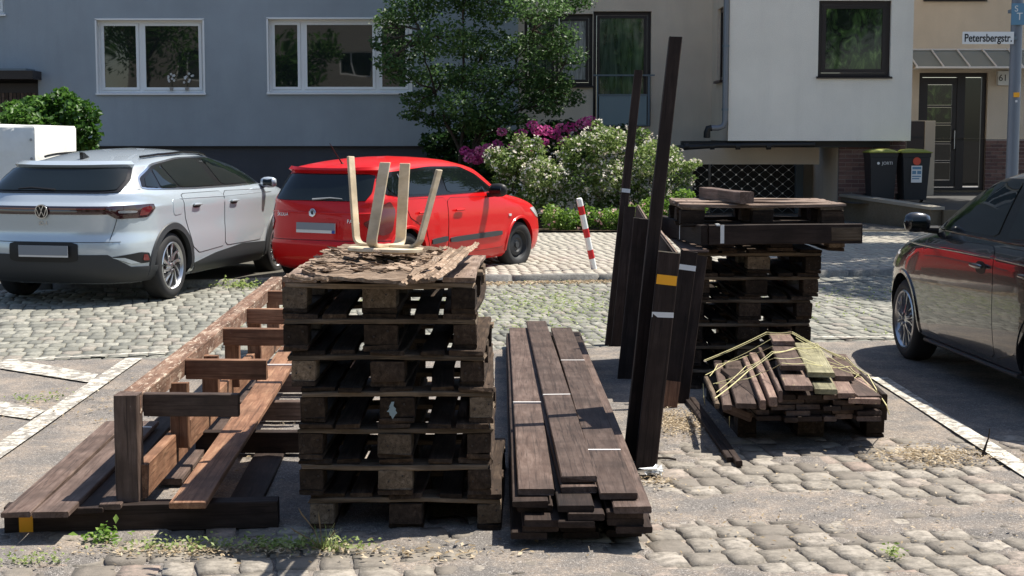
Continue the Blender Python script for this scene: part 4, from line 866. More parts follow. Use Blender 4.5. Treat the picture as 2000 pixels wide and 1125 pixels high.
put('roof_antenna', MB().tube([b2.end(0, 1.30)+Vector((.16, 0, .03)), b2.end(0, 1.30)+Vector((-.06, 0, .25))], [.008, .003], 6).mesh('a'), M['black'], c2)
put('antenna_foot', MB().lathe([(.022, 0), (.016, .02), (0, .03)], 12, 'z').mesh('a', True), M['black'], c2, loc=tuple(b2.end(0, 1.30)+Vector((.17, 0, .008))))

# ---- anthracite car at the right edge
c3 = car_root('parked_car', 'dark anthracite car with multi spoke alloy wheels, cut off by the right edge', 3.90, 7.99, R(-3.6))
b3 = Body([(.17, .14, 3.98, .74, 7, 4), (.23, .05, 4.05, .80, 7, 3.4), (.36, .0, 4.09, .835, 7, 3.2), (.48, .0, 4.1, .843, 7, 3.2), (.62, .03, 4.07, .845, 7, 3.2), (.74, .05, 3.98, .842, 7, 3.1), (.84, .06, 3.80, .84, 6.5, 3.0), (.90, .08, 3.55, .835, 6.5, 3.0), (.95, .10, 3.25, .82, 7, 3.3), (.985, .13, 3.05, .80, 8, 3.6),
           (1.08, .22, 2.82, .765, 8, 4), (1.22, .33, 2.50, .71, 8, 4), (1.33, .42, 2.22, .66, 7, 4), (1.375, .48, 2.10, .63, 6, 3.6), (1.41, .72, 1.95, .585, 4.5, 3), (1.44, 1.0, 1.75, .46, 3.4, 2.4), (1.455, 1.2, 1.55, .22, 2.4, 2), (1.46, 1.32, 1.42, .05, 2, 2)])
wx3 = (.76, 3.27)
body = cut_arches(b3.mesh(), M['anth'], [(x, .30, s) for x in wx3 for s in (-1, 1)], .345, .842); body.parent = c3
for x in wx3:
    for s in (-1, 1): wheel(c3, x, s*.825, .30, .20, s, 'multi'); arch_lip(c3, b3, x, .30, .340, .372, s, M['anth'], .010, name='arch_lip')
for sg in (1, -1):
    fn = lambda x, z, sg=sg: b3.side(x, z, sg)
    for nm, poly in (('rear_door', [(1.14, .34), (1.46, .27), (1.50, .96), (.62, .96), (.74, .74)]), ('front_door', [(1.47, .27), (2.72, .29), (2.86, .50), (2.80, .93), (1.51, .96)])):
        P = rounded(poly, .05); d = patch(nm, fn, P, .0045, M['anth'], c3); patch('door_gap', fn, grow(P, .005), .002, M['black'], d, skirt=.008)
        hx = .84 if nm == 'rear_door' else 1.62
        patch('handle_recess', fn, rounded([(hx, .775), (hx+.17, .775), (hx+.17, .855), (hx, .855)], .25), .006, M['black'], d, .03, .006); put('door_handle', MB().tube([fn(hx-.01+t, .825)+Vector((0, sg*.032, 0)) for t in (0, .05, .14, .20)], [.010, .016, .016, .010], 8).mesh('h', True, 60), M['anth'], d)
    fr1 = rounded([(.55, 1.03), (.62, 1.27), (.9, 1.345), (1.5, 1.372), (1.9, 1.365), (2.18, 1.29), (2.55, 1.12), (2.80, 1.0), (1.5, .992)], .08)
    patch('window_surround', fn, fr1, .007, M['blackgloss'], c3)
    for poly in ([(.66, 1.04), (.72, 1.26), (.95, 1.32), (1.36, 1.345), (1.40, 1.01)], [(1.56, 1.012), (1.52, 1.35), (1.88, 1.342), (2.14, 1.27), (2.50, 1.11), (2.62, 1.014)]):
        patch('side_window', fn, rounded(poly, .06), .012, M['glass'], c3)
    strip(c3, 'shoulder_line', fn, [(.3, .875), (1.5, .89), (3.3, .87)], .012, .003, M['anth']); strip(c3, 'sill_strip', fn, [(1.15, .215), (2.85, .215)], .03, .012, M['cladding'])
    strip(c3, 'window_trim', fn, [(.60, .998), (1.5, .990), (2.78, 1.0)], .012, .010, M['blackgloss'])
for s in (-1, 1): mm_ = mirror(c3, 2.66, s*.81, 1.045, s, M['anth']); mm_.scale = (.75, .82, 1.05)
patch('windscreen', lambda y, z: b3.end(y, z, True), rounded([(-.66, 1.0), (.66, 1.0), (.52, 1.36), (-.52, 1.36)], .08), .006, M['glass'], c3)
patch('windscreen', lambda y, z: b2.end(y, z, True), rounded([(-.66, .97), (.66, .97), (.54, 1.25), (-.54, 1.25)], .08), .006, M['glass'], c2)
patch('windscreen', lambda y, z: b1.end(y, z, True), rounded([(-.70, 1.10), (.70, 1.10), (.56, 1.33), (-.56, 1.33)], .08), .006, M['glass'], c1)
for cc, bb, zz_ in ((c1, b1, (.80, .92)), (c2, b2, (.60, .74)), (c3, b3, (.64, .78))):
    for s in (-1, 1): patch('headlamp', lambda a, z, s=s, bb=bb: bb.wrap(a, z, s, True), rounded([(.50, zz_[0]), (.92, zz_[0]+.01), (1.05, zz_[1]), (.60, zz_[1])], .15), .008, M['lampclear'], cc, .05)
    patch('front_grille', lambda a, z, bb=bb: bb.wrap(a, z, -1, True), rounded([(-.46, zz_[0]), (.46, zz_[0]), (.48, zz_[1]-.02), (-.48, zz_[1]-.02)], .1), .006, M['black'], cc)

# ---- white tarpaulin trailer behind the silver car
YT = 19.6
tr = thing('trailer', 'white tarpaulin covered trailer at the left edge behind the silver car', 'trailer', (DX(-95, YT), YT, 0), R(4))
x1 = DX(72, YT)-DX(-95, YT); hT = DH(243, YT)
N = 20; mb = MB()
for j in range(5):
    z = .45+(hT-.45)*[0, .35, .7, .97, 1][j]; ins = .0 if j < 4 else .06
    for (ax, ay, bx_, by) in ((-x1, 0, x1, 0), (x1, 0, x1, 2.4), (x1, 2.4, -x1, 2.4), (-x1, 2.4, -x1, 0)):
        for k in range(8):
            t = k/8; x = ax+(bx_-ax)*t; y = ay+(by-ay)*t; w_ = .012*math.sin(x*9+z*5)+.01*math.sin(y*11+z*3)
            mb.v.append((x*(1-ins*.3)+w_*(abs(ay-by) > 0), y+(ins if ay == 0 and by == 0 else 0)+w_, z+.01*math.sin(x*4)))
for j in range(4):
    for k in range(32): mb.f.append((j*32+k, j*32+(k+1) % 32, (j+1)*32+(k+1) % 32, (j+1)*32+k))
mb.f.append(tuple(range(128, 160)))
put('tarpaulin', mb.mesh('t', True, 50), M['tarp'], tr); bx('trailer_box', M['alu'], tr, -x1+.02, x1-.02, .02, 2.38, .38, .62); bx('drawbar', M['steel'], tr, -.05, .05, -1.0, .02, .36, .44)
for sg in (1, -1): wheel(tr, sg*x1*.98 if False else 0, 1, .28, .16, 1, 'steel') if False else None
for s in (-1, 1):
    w = wheel(tr, 0, 0, .28, .16, 1, 'steel'); w.matrix_local = Matrix.Translation((s*(x1+.10), 1.2, .28)) @ Matrix.Rotation(-s*R(90), 4, 'Z')
for i in range(5): put('tarp_eyelet', MB().lathe([(0, 0), (.018, 0), (.018, .01), (0, .01)], 10, 'y').mesh('e'), M['steel'], tr, M=Matrix.Translation((x1-.06, -.022, .62+i*.24)) @ Matrix.Rotation(math.pi, 4, 'Z'))

# ================================================================ TIMBER, PALLETS
BC = {}; MW = {}
def board_mesh(L, W, T, seed=0, rough=1.0, n=8):
    k = (round(L, 2), round(W, 3), round(T, 3), seed, rough)
    if k in BC: return BC[k]
    r = random.Random(hash(k) & 0xffff); c = min(.004, T*.18); mb = MB(); b1, b2, w1 = [r.uniform(-1, 1)*.0035*rough for _ in range(3)]
    for i in range(n+1):
        t = i/n; x = L*t + (r.uniform(-.004, .004)*rough if i in (0, n) else 0); oy = b1*math.sin(t*3.1)*min(L, 2); oz = b2*math.sin(t*3.1)*min(L, 2)
        prof = [(-W/2+c, 0), (W/2-c, 0), (W/2, -c), (W/2, -T+c), (W/2-c, -T), (-W/2+c, -T), (-W/2, -T+c), (-W/2, -c)]
        for (y, z) in prof: mb.v.append((x + (r.uniform(-.003, .003)*rough if i in (0, n) else 0), y+oy+r.uniform(-.0008, .0008)*rough, z+oz+r.uniform(-.0008, .0008)*rough + w1*(y/W)*(t-.5)))
    for i in range(n):
        for k2 in range(8): a = i*8; mb.f.append((a+k2, a+(k2+1) % 8, a+8+(k2+1) % 8, a+8+k2))
    mb.f.append(tuple(range(8))[::-1]); mb.f.append(tuple(n*8+q for q in range(8)))
    me = mb.mesh('board'); BC[k] = me; return me
def axes(A, B, up=Vector((0, 0, 1))):
    x = (B-A).normalized(); y = up.cross(x).normalized(); z = x.cross(y); m = Matrix((x, y, z)).transposed().to_4x4(); m.translation = A; return m
def plank(name, mat, A, B, W, T, parent=None, up=Vector((0, 0, 1)), seed=None, rough=1.0, **k):
    A, B = Vector(A), Vector(B); L = (B-A).length; me = board_mesh(L, W, T, random.randint(0, 5) if seed is None else seed, rough)
    Mw = axes(A, B, up)
    if parent is not None: Mw = Matrix.Translation(-Vector(parent.location)) @ Mw
    if len(me.materials) == 0: me.materials.append(mat)
    o = bpy.data.objects.new(name, me); COL.objects.link(o)
    if me.materials[0] != mat: o.material_slots[0].link = 'OBJECT'; o.material_slots[0].material = mat
    if parent is not None: o.parent = parent
    o.matrix_local = Mw; MW[o.name] = (Mw if parent is None else Matrix.Translation(Vector(parent.location)) @ Mw).copy()
    for kk in ('label', 'group', 'kind'):
        if kk in k: o[kk] = k[kk]
    if 'cat' in k: o['category'] = k['cat']
    return o
def mark(pl, px, py, h, W, mat=None, name='chalk_mark', w=.016, skew=0):
    """thin mark across a plank, placed where the pixel meets the plank"""
    A = MW[pl.name].to_translation(); x = Vector([MW[pl.name][i][0] for i in range(3)])
    t = (G(px, py, h)-A).dot(x); mb = MB(); mb.box(-w/2, w/2, -W/2, W/2, -.006, .0055)
    return put(name, mb.mesh('mark'), mat or M['chalk'], pl, M=Matrix.Translation((t, 0, 0)) @ Matrix.Rotation(skew, 4, 'Z'))

def pallet(label, cx, y0, z0, rz, group, top=False, W=.8, L=1.2, H=.151, gone=(), mats=None, extra=None):
    """euro pallet; origin at the middle of its front edge, boards run away from the front"""
    t = thing('wooden_pallet', label, 'pallet', (cx, y0, z0), rz, group); r = random
    tb = .022; hb = H-3*tb; dm = M['pallet_top'] if top else M['pallet']
    xs = [-W/2+.05, 0, W/2-.05]; bw = [.1, .145, .1]; ys = [.0725, L/2, L-.0725]
    for i, x in enumerate(xs):
        plank('bottom_board', M['pallet'], (x, 0+r.uniform(0, .01), tb), (x+r.uniform(-.005, .005), L, tb), bw[i], tb, rough=2.6, seed=r.randint(0, 5)).parent = t
        for j, y in enumerate(ys):
            k = 'b%d' % i
            o = plank('block', M['pallet_edge'] if r.random() < .3 else M['pallet'], (x, y-.0725+r.uniform(-.004, .004), tb+hb), (x, y+.0725, tb+hb), bw[i]*r.uniform(.95, 1), hb-.001, seed=r.randint(0, 5), rough=2.6); o.parent = t
    for j, y in enumerate(ys):
        o = plank('cross_board', M['pallet_edge'], (-W/2+r.uniform(-.006, .006), y, 2*tb+hb), (W/2+r.uniform(-.006, .006), y+r.uniform(-.004, .004), 2*tb+hb), .145, tb-.001, seed=r.randint(0, 5), rough=2.6); o.parent = t
    for i, (x, w) in enumerate(zip([-W/2+.0725, -.19*W/.8, 0, .19*W/.8, W/2-.0725], [.145, .1, .145, .1, .145])):
        if i in gone: continue
        o = plank('deck_board', dm, (x+r.uniform(-.005, .005), r.uniform(-.008, .008), H), (x+r.uniform(-.005, .005), L+r.uniform(-.01, .01), H), w*r.uniform(.94, 1), tb-.001, seed=r.randint(0, 5), rough=2.6); o.parent = t
    nl = MB()
    for j, y in enumerate(ys):
        for x in xs:
            for dx in (-.03, .03): nl.box(x+dx-.004, x+dx+.004, y-.004, y+.004, H+.0005, H+.002)
    for x in xs:
        for dx in (-.028, .03): nl.box(x+dx-.0035, x+dx+.0035, -.0055, -.001, tb+hb*.5+dx*.4, tb+hb*.5+dx*.4+.007)
    put('nail_heads', nl.mesh('n'), M['darkframe'], t, kind='stuff')
    return t
# fix: planks parented after placement keep their local matrix (things are placed by their own transform)
S1 = [(788, 6.30, 'bottom pallet of the tall stack under the upturned stool, standing on the ground'), (769, 6.28, 'second pallet from the ground in the tall stack under the stool'), (768, 6.28, 'third pallet from the ground in the tall stack under the stool'),
      (773, 6.28, 'fourth pallet from the ground in the tall stack, pale smear on its middle block'), (755, 6.29, 'fifth pallet from the ground in the tall stack under the stool'), (741, 6.30, 'sixth pallet from the ground in the tall stack, shifted left'), (738, 6.32, 'topmost pallet of the tall stack, with the flaking board and stool on it')]
for i, (px, y, lab) in enumerate(S1):
    p = pallet(lab, (px-1000)/476, y, i*.151+.004, R([-.6, .5, -.4, .8, -.8, 1.2, -1.0][i]), 'pallets in the tall stack under the stool', top=(i == 6), gone=())
    if i == 3: 
        mb = MB(); c = [(.0+.024*math.cos(a)*random.uniform(.3, 1.3), .055+.03*math.sin(a)*random.uniform(.35, 1.3)) for a in np.linspace(0, 5.8, 15)]; put('paint_smear', mb.prism(c, -.001, .002, Matrix.Rotation(R(90), 4, 'X')).mesh('s'), M['frost'], p, loc=(-.02, -.004, .0))
S2 = [(1466, 'lowest pallet of the rear stack behind the netted plank pile'), (1466, 'second pallet from the ground in the rear stack'), (1467, 'third pallet from the ground in the rear stack'), (1468, 'fourth pallet from the ground in the rear stack'), (1480, 'fifth pallet from the ground in the rear stack'), (1484, 'sixth pallet from the ground in the rear stack'), (1522, 'pallet shifted right under the dark beams of the rear stack')]
for i, (px, lab) in enumerate(S2): pallet(lab, DX(px, 9.85), 9.85-(.1 if i == 6 else 0), i*.151+.004, R([.5, -1, .8, -.6, 1, -1.2, .4][i]), 'pallets in the rear stack beside the upright boards')
pt = pallet('broken grey pallet on top of the rear stack with a timber block on it', DX(1645, 9.75), 9.72+.0, 7*.151+.006, R(90), 'pallets in the rear stack beside the upright boards', top=True, W=.8, L=1.02); pt.location = (DX(1645, 9.75), 9.72+.4, 7*.151+.006)

# timber beams round the top of the rear stack
h = 1.085
A0 = Vector((DX(1387, 9.55), 9.60, h)); A1 = Vector((DX(1690, 9.55), 9.66, h+.005))
bm_ = plank('timber_beam', M['darkbrown'], A0, A1, .045, .125, None, label='long dark beam with white tape along the front of the rear pallet stack', cat='beam'); mark(bm_, 1414, 443, h, .047, M['tape'], 'white_tape', .022)
mb = MB(); mb.box(-.012, .012, -.0255, -.022, -.115, .0); put('white_tape', mb.mesh('t'), M['tape'], bm_, loc=(.08, 0, 0))
plank('end_piece', M['pallet_edge'], (A1-A0).length*Vector((.80, 0, 0))+Vector((0, -.024, -.02)), (A1-A0).length*Vector((.995, 0, 0))+Vector((0, -.024, -.02)), .006, .085).parent = bm_
bm2 = plank('timber_beam', M['darkbrown'], Vector((DX(1387, 9.55)-.03, 9.58, h-.002)), Vector((1.05, 10.72, h)), .045, .125, None, label='dark beam running back from the left corner of the rear stack', cat='beam')
put('white_tape', MB().box(-.008, .008, -.024, .024, -.125, .002).mesh('t'), M['tape'], bm2, loc=(.55, 0, 0))
plank('timber_block', M['brown'], G(1462, 374, 1.29)+Vector((-.02, -.06, 0)), G(1366, 362, 1.29)+Vector((0, -.35, 0)), .09, .075, None, label='short brown timber block lying on the topmost broken pallet', cat='timber')
sheetp = [G(1296, 452, .96), G(1325, 455, .95), G(1385, 489, .93), G(1335, 489, .93)]
mb = MB(); mb.v = [tuple(p-sheetp[0]) for p in sheetp]+[tuple(p-sheetp[0]-Vector((0, 0, .012))) for p in sheetp]; mb.f = [(0, 1, 2, 3), (7, 6, 5, 4)]+[(i, i+4, (i+1) % 4+4, (i+1) % 4) for i in range(4)]
put('loose_board', mb.mesh('sh'), M['brown'], loc=tuple(sheetp[0]), label='flat brown board lying at the left side of the rear pallet stack', cat='board')

# upright boards and posts
FW = Vector((0, -1, 0))
def upright(name, mat, bpx, tpx, Yb, Yt, W, T, label, cat='post', base_h=None):
    A = D(*bpx, Yb) if Yb else G(*bpx); B = D(*tpx, Yt if Yt else A.y+.1)
    if A.z < 0: A.z = .0
    return plank(name, mat, A, B, W, T, None, FW, label=label, cat=cat)
def ret_panel(parent, ptop, pbot, qtop, qbot, mat, name='side_board', th=.028):
    """second board of a corner post, running back from the first; world points"""
    n = (qtop-ptop).cross(pbot-ptop).normalized()*th; c = [ptop, qtop, qbot, pbot]; inv = MW[parent.name].inverted()
    mb = MB(); mb.v = [tuple(inv @ p) for p in c]+[tuple(inv @ (p+n)) for p in c]; mb.f = [(0, 1, 2, 3), (7, 6, 5, 4)]+[(i, i+4, (i+1) % 4+4, (i+1) % 4) for i in range(4)]
    o = put(name, mb.mesh('rp'), mat, parent)
    put('cut_edge', MB().tube([inv @ (ptop+n*.5+Vector((0, 0, .003))), inv @ (qtop+n*.5+Vector((0, 0, .003)))], th*.24, 4).mesh('ce'), M['pallet_top'], o)  # pale strip along the cut edge paints it as sunlit
    return o
u1 = upright('wooden_post', M['darkbrown'], (1231, 903), (1321, 71), 7.66, 7.85, .064, .064, 'tallest brown post, leaning right in front of the white bay')
put('white_tape', MB().box(-.018, .018, -.033, .0, -.02, .002).mesh('t'), M['tape'], u1, loc=(.78, 0, 0))
u2 = upright('corner_post', M['darkbrown'], (1261, 923), (1308, 493), 7.46, 7.56, .108, .03, 'thick brown corner post with orange sticker and white tape')
mcol = lambda o, k: Vector([MW[o.name][i][k] for i in range(3)])
cu = mcol(u2, 0); A2 = MW[u2.name].to_translation()
yy = mcol(u2, 1)
sgnx = 1 if yy.x > 0 else -1
tr_ = A2+cu*((D(1308, 493, 7.56)-A2).length-.004)+yy*sgnx*.052+Vector((0, .03, 0)); br_ = A2+cu*.01+yy*sgnx*.052+Vector((0, .03, 0))
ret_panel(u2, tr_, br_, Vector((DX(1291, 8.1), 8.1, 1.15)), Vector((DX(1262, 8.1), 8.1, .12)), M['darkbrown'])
for o_, L_o, w_ in ((u2, (D(1308, 493, 7.56)-A2).length, .108),): put('cut_end', MB().box(L_o-.001, L_o+.003, -w_/2, w_/2, -.03, 0).mesh('c'), M['birch'], o_)  # pale cut wood cap, added so the top end looks lit
put('orange_sticker', MB().box(-.024, .024, -.050, .050, -.002, .0015).mesh('s'), M['sticker'], u2, M=Matrix.Translation(((D(1302, 547, 7.55)-A2).dot(cu), 0, 0)))
put('white_tape', MB().box(-.013, .013, -.0535, .0535, -.002, .0015).mesh('s'), M['tape'], u2, M=Matrix.Translation(((D(1295, 615, 7.53)-A2).dot(cu), 0, 0)) @ Matrix.Rotation(R(4), 4, 'Z'))
u3 = upright('wooden_board', M['darkbrown'], (1306, 803), (1347, 492), 9.15, 9.25, .10, .03, 'dark upright board with white tape right of the corner post', 'board')
put('white_tape', MB().box(-.016, .016, -.05, .05, -.002, .0015).mesh('s'), M['tape'], u3, loc=(.86, 0, 0)); put('bare_end', MB().box(.005, .17, -.0495, .0495, -.028, .0015).mesh('s'), M['orange'], u3)
upright('wooden_board', M['darkbrown'], (1330, 790), (1368, 500), 9.3, 9.45, .09, .03, 'dark upright board wedged against the left side of the rear pallet stack', 'board')
v1 = upright('wooden_post', M['darkbrown'], (1190, 676), (1248, 137), 11.95, 12.1, .064, .06, 'second tallest post, thin and brown, left of the tallest one')
put('white_tape', MB().box(-.015, .015, -.033, .033, -.002, .0015).mesh('t'), M['tape'], v1, loc=(1.22, 0, 0))
v2 = upright('wooden_board', M['darkbrown'], (1204, 681), (1231, 404), 11.85, 11.95, .085, .04, 'narrow brown upright board just right of the second tallest post', 'board')
v3 = upright('corner_post', M['darkbrown'], (1221, 744), (1253, 427), 10.25, 10.35, .105, .03, 'dark corner post between the two tall thin posts')
put('cut_end', MB().box((D(1253, 427, 10.35)-MW[v3.name].to_translation()).length-.001, (D(1253, 427, 10.35)-MW[v3.name].to_translation()).length+.003, -.0525, .0525, -.03, 0).mesh('c'), M['birch'], v3)  # same pale cap, brightness of the lit top put into colour
A3 = MW[v3.name].to_translation(); c3_ = mcol(v3, 0); y3 = mcol(v3, 1); s3 = 1 if y3.x > 0 else -1; L3 = (D(1253, 427, 10.35)-A3).length
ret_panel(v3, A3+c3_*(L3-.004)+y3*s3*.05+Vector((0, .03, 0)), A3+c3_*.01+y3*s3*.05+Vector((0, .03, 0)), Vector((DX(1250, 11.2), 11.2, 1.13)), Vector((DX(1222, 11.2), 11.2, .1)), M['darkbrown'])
upright('wooden_board', M['darkbrown'], (1240, 735), (1281, 455), 10.5, 10.6, .10, .03, 'dark upright board half hidden behind the tallest post', 'board')

# centre pile of long planks
HT = .245
def long_plank(npx, fpx, h, W, lab, group=None, mat='brown', T=.027):
    return plank('wooden_plank', M[mat], G(*npx, h), G(*fpx, h+.002), W, T, None, label=lab, cat='plank', **({'group': group} if group else {}))
GP = 'long planks in the centre pile'
t1 = long_plank((1047, 955), (1014, 640), .215, .148, 'top left plank of the long centre pile, nearest the pallet stack', GP); mark(t1, 1040, 787, .215, .148)
t2 = long_plank((1131, 930), (1047, 627), .245, .148, 'top middle plank of the long centre pile, reaching furthest back', GP); mark(t2, 1090, 772, .245, .148, skew=.05)
t3 = long_plank((1209, 963), (1096, 640), .215, .152, 'top right plank of the long centre pile with a split along it', GP); mark(t3, 1190, 880, .215, .15); mark(t3, 1120, 705, .215, .15)
t4 = long_plank((1236, 990), (1118, 668), .183, .15, 'plank showing at the right under the top right plank of the centre pile', GP)
t5 = long_plank((1131, 950), (1040, 660), .212, .148, 'plank directly under the top middle plank of the centre pile', GP)
lowlab = 'brown plank in the lower layers of the long centre pile'
for li, h in enumerate((.183, .155, .127, .099, .071, .043)):
    for ci, (cx, fx) in enumerate(((1050, 1012), (1140, 1058), (1232, 1112))):
        if li == 0 and ci == 2: continue
        yn = 968+(.215-h)*470+random.uniform(-30, 10); ex = random.uniform(-17, 17)
        if li >= 4 and ci == 1: ex -= 4
        o = long_plank((cx+ex, yn), (fx+ex*.5+random.uniform(-4, 4), 655+random.uniform(-8, 16)), h, .145, 'brown plank, %s column, %s course below the top planks of the centre pile' % (('left', 'middle', 'right')[ci], ('first', 'second', 'third', 'fourth', 'fifth', 'sixth')[li]), GP, 'darkbrown')  # lower courses take the darker wood to paint in their shade

# ---- left: long ladder-like timber frame lying on the ground
tf = thing('timber_framework', 'long red brown timber framework with post, rail and cross arms lying at left', 'framework', (-1.6, 6.4, 0))
TR0, TR1 = Vector((-1.61, 6.36, .56)), Vector((-1.80, 11.75, .56))
plank('top_rail', M['peel'], TR0+Vector((0, -.0, 0)), TR1, .098, .085, tf)
def railx(y, x0=0): return TR0.x+(TR1.x-TR0.x)*(y-TR0.y)/(TR1.y-TR0.y)+x0
fp = plank('front_post', M['brown'], Vector((railx(6.36), 6.315, .10)), Vector((railx(6.36), 6.315, .565)), .098, .10, tf, FW); fp.location.y += 0
arm_y = [6.42, 7.41, 8.62, 9.6, 10.7, 11.6]
for i, y in enumerate(arm_y):
    x = railx(y, .052); plank('cross_arm', M['orange'] if i else M['brown'], Vector((x, y+.022, .558)), Vector((x+(.40 if i < 2 else .62), y+.022, .555)), .045, .098, tf)
# lower rail, directly inside under the top rail
lr0, lr1 = Vector((-1.565, 6.37, .262)), Vector((-1.70, 11.2, .262))
plank('lower_rail', M['orange'], lr0, lr1, .05, .142, tf)
for y in (7.05, 7.95, 8.75, 9.7, 10.7):
    plank('upright', M['orange'], Vector((railx(y, .085), y, .20)), Vector((railx(y, .085), y, .50)), .085, .045, tf, FW)
for i, y in enumerate((7.78, 8.67, 9.62, 10.6)):
    plank('ground_bar', M['brown'] if i else M['darkbrown'], Vector((-1.62, y, .135)), Vector((-.92, y, .135)), .07, .11, tf)
fb = plank('foot_beam', M['darkbrown'], Vector((-2.10, 6.265, .118)), Vector((-.985, 6.37, .118)), .09, .115, tf)
put('orange_sticker', MB().box(-.028, .028, -.0475, -.045, -.112, -.004).mesh('s'), M['sticker'], fb, loc=(.085, 0, 0))
GL = 'loose planks round the timber frame'
o = plank('wooden_plank', M['orange'], G(366, 981, .165), G(571, 676, .30), .148, .028, None, label='long red brown plank lying slanted across the timber frame beside the pallets', cat='plank', group=GL)
mark(o, 545, 715, .27, .148)
BRD = [((30, 1000), (228, 822), .118, 'leftmost dark brown board resting on the foot beam of the timber frame'), ((98, 1000), (283, 822), .145, 'second dark brown board from the left on the foot beam of the frame')]
for a, b, w, lab in BRD:
    o = plank('wooden_plank', M['brown'], G(*a, .140), G(*b, .146), w, .024, None, label=lab, cat='plank', group=GL)
mark(o, 270, 835, .146, .14)
plank('wooden_plank', M['darkbrown'], G(172, 992, .118), G(330, 812, .10), .12, .024, None, label='dark board half hidden behind the front post of the timber frame', cat='plank', group=GL)
plank('wooden_plank', M['brown'], G(205, 985, .128)+Vector((.02, 0, 0)), G(365, 800, .05), .09, .022, None, label='narrow brown board just left of the front post of the timber frame', cat='plank', group=GL)
plank('wooden_plank', M['darkbrown'], G(478, 978, .03), G(545, 850, .03), .15, .028, None, label='dark board flat on the ground in the shade of the pallet stack', cat='plank', group=GL)
plank('wooden_plank', M['brown'], G(405, 850, .06), G(520, 730, .05), .13, .028, None, label='brown board on the ground inside the timber frame', cat='plank', group=GL)
plank('wooden_plank', M['brown'], G(330, 935, .05), G(470, 760, .04), .12, .028, None, label='brown board on the ground under the slanted plank, near the post', cat='plank', group=GL)

# ---- pile of short planks on a pallet, tied with yellow cord
pallet('low pallet carrying the pile of short planks tied with yellow cord', 1.63, 8.26, .004, R(1), 'pallets under the cord tied pile')
GS = 'short planks tied with yellow cord'; lows = 'short dark plank in the lower courses of the cord tied pile'
for li in range(5):
    cn_ = 0; h = .155+.027*(li+1); x = 1.27+random.uniform(0, .03)+(li == 4)*.12
    while x < 1.96-(li > 2)*.0:
        w = random.choice([.075, .10, .12, .135])
        if x+w > 2.0: break
        y0 = 7.93+random.uniform(-.05, .06)+li*.012; L = random.uniform(.85, 1.25)
        plank('short_plank', M['darkbrown'] if random.random() < .7 else M['brown'], Vector((x+w/2, y0, h)), Vector((x+w/2+random.uniform(-.02, .02)-.04, y0+L, h)), w-.006, .0255, None, label='short dark plank, %s from the left in the %s course of the tied pile' % (('first', 'second', 'third', 'fourth', 'fifth', 'sixth', 'seventh', 'eighth', 'ninth')[cn_], ('lowest', 'second lowest', 'third lowest', 'fourth lowest', 'fifth lowest')[li]), cat='plank', group=GS); x += w; cn_ += 1
def cp(x, y): return (1350+x/4.688, 630+y/4.688)
def sp(n1, n2, f1, f2, h, mat, lab, L=None, hf=None, T=.027, W=None):
    a, b = cp(*n1), cp(*n2); c, d = cp(*f1), cp(*f2); A, B = G(*a, h), G(*b, h); C_, D_ = G(*c, hf or h), G(*d, hf or h); n = (A+B)/2; f = (C_+D_)/2
    if L: f = n+(f-n).normalized()*L
    return plank('short_plank', M[mat], n, f, W or abs((B-A).x)*.97, T, None, label=lab, cat='plank', group=GS)
sp((850, 575), (1120, 580), (795, 435), (1065, 455), .355, 'redplank', 'broad pinkish short plank at the middle front of the cord tied pile', .9)
sp((800, 378), (1065, 408), (720, 215), (960, 215), .405, 'brown', 'broad grey short plank just left of the lichen green one')
sp((1070, 460), (1315, 455), (960, 170), (1150, 200), .385, 'yellowgreen', 'lichen green short plank on top of the cord tied pile')
sp((740, 165), (960, 175), (700, 100), (920, 105), .435, 'redplank', 'short plank at the very top rear of the cord tied pile', .34)
sp((1130, 610), (1340, 610), (1080, 505), (1270, 500), .330, 'yellowgreen', 'small lichen spotted plank between the pinkish and orange ones in the tied pile', .8)
sp((1345, 650), (1505, 645), (1290, 500), (1400, 490), .305, 'redplank', 'orange tinted short plank in the right half of the tied pile', .9)
sp((1450, 705), (1725, 690), (1400, 510), (1590, 500), .280, 'redplank', 'broad reddish short plank at the right front of the tied pile', .75)
sp((1330, 500), (1480, 480), (1200, 300), (1330, 300), .332, 'brown', 'grey brown plank at the right rear of the tied pile', .7)
sp((1420, 470), (1560, 470), (1330, 300), (1420, 330), .300, 'brown', 'grey brown plank beside the right edge board of the tied pile', .8)
sp((280, 745), (385, 765), (215, 345), (270, 345), .245, 'brown', 'narrow pinkish plank second from the left edge of the tied pile', hf=.24)
sp((405, 735), (605, 745), (330, 345), (430, 350), .265, 'brown', 'broad grey plank in the left half of the tied pile', hf=.26)
sp((630, 710), (685, 710), (460, 310), (515, 310), .295, 'redplank', 'thin tan strip left of the reddish strip in the tied pile', hf=.29, T=.05)
sp((710, 680), (790, 680), (525, 275), (605, 275), .315, 'redplank', 'thin reddish strip in the left half of the tied pile', hf=.31, T=.05)
sp((800, 625), (838, 625), (615, 225), (640, 225), .34, 'brown', 'thinnest grey strip, left of the broad pinkish plank', hf=.335, T=.06)
sp((215, 740), (262, 745), (110, 490), (160, 490), .24, 'pallet_edge', 'splintered strip at the left edge of the tied pile', hf=.25)
o = plank('short_plank', M['darkbrown'], G(1728, 770, .285), G(1655, 702, .285), .03, .14, None, label='board standing on edge along the right side of the tied pile', cat='plank', group=GS)
o = plank('short_plank', M['brown'], G(1467, 806, .19), G(1415, 786, .22), .02, .05, None, label='strip slanting across the front left corner of the tied pile', cat='plank', group=GS)
cd_ = thing('binding_cord', 'pale yellow cord wound round the pile of short planks', 'cord', (1.6, 8.3, 0))
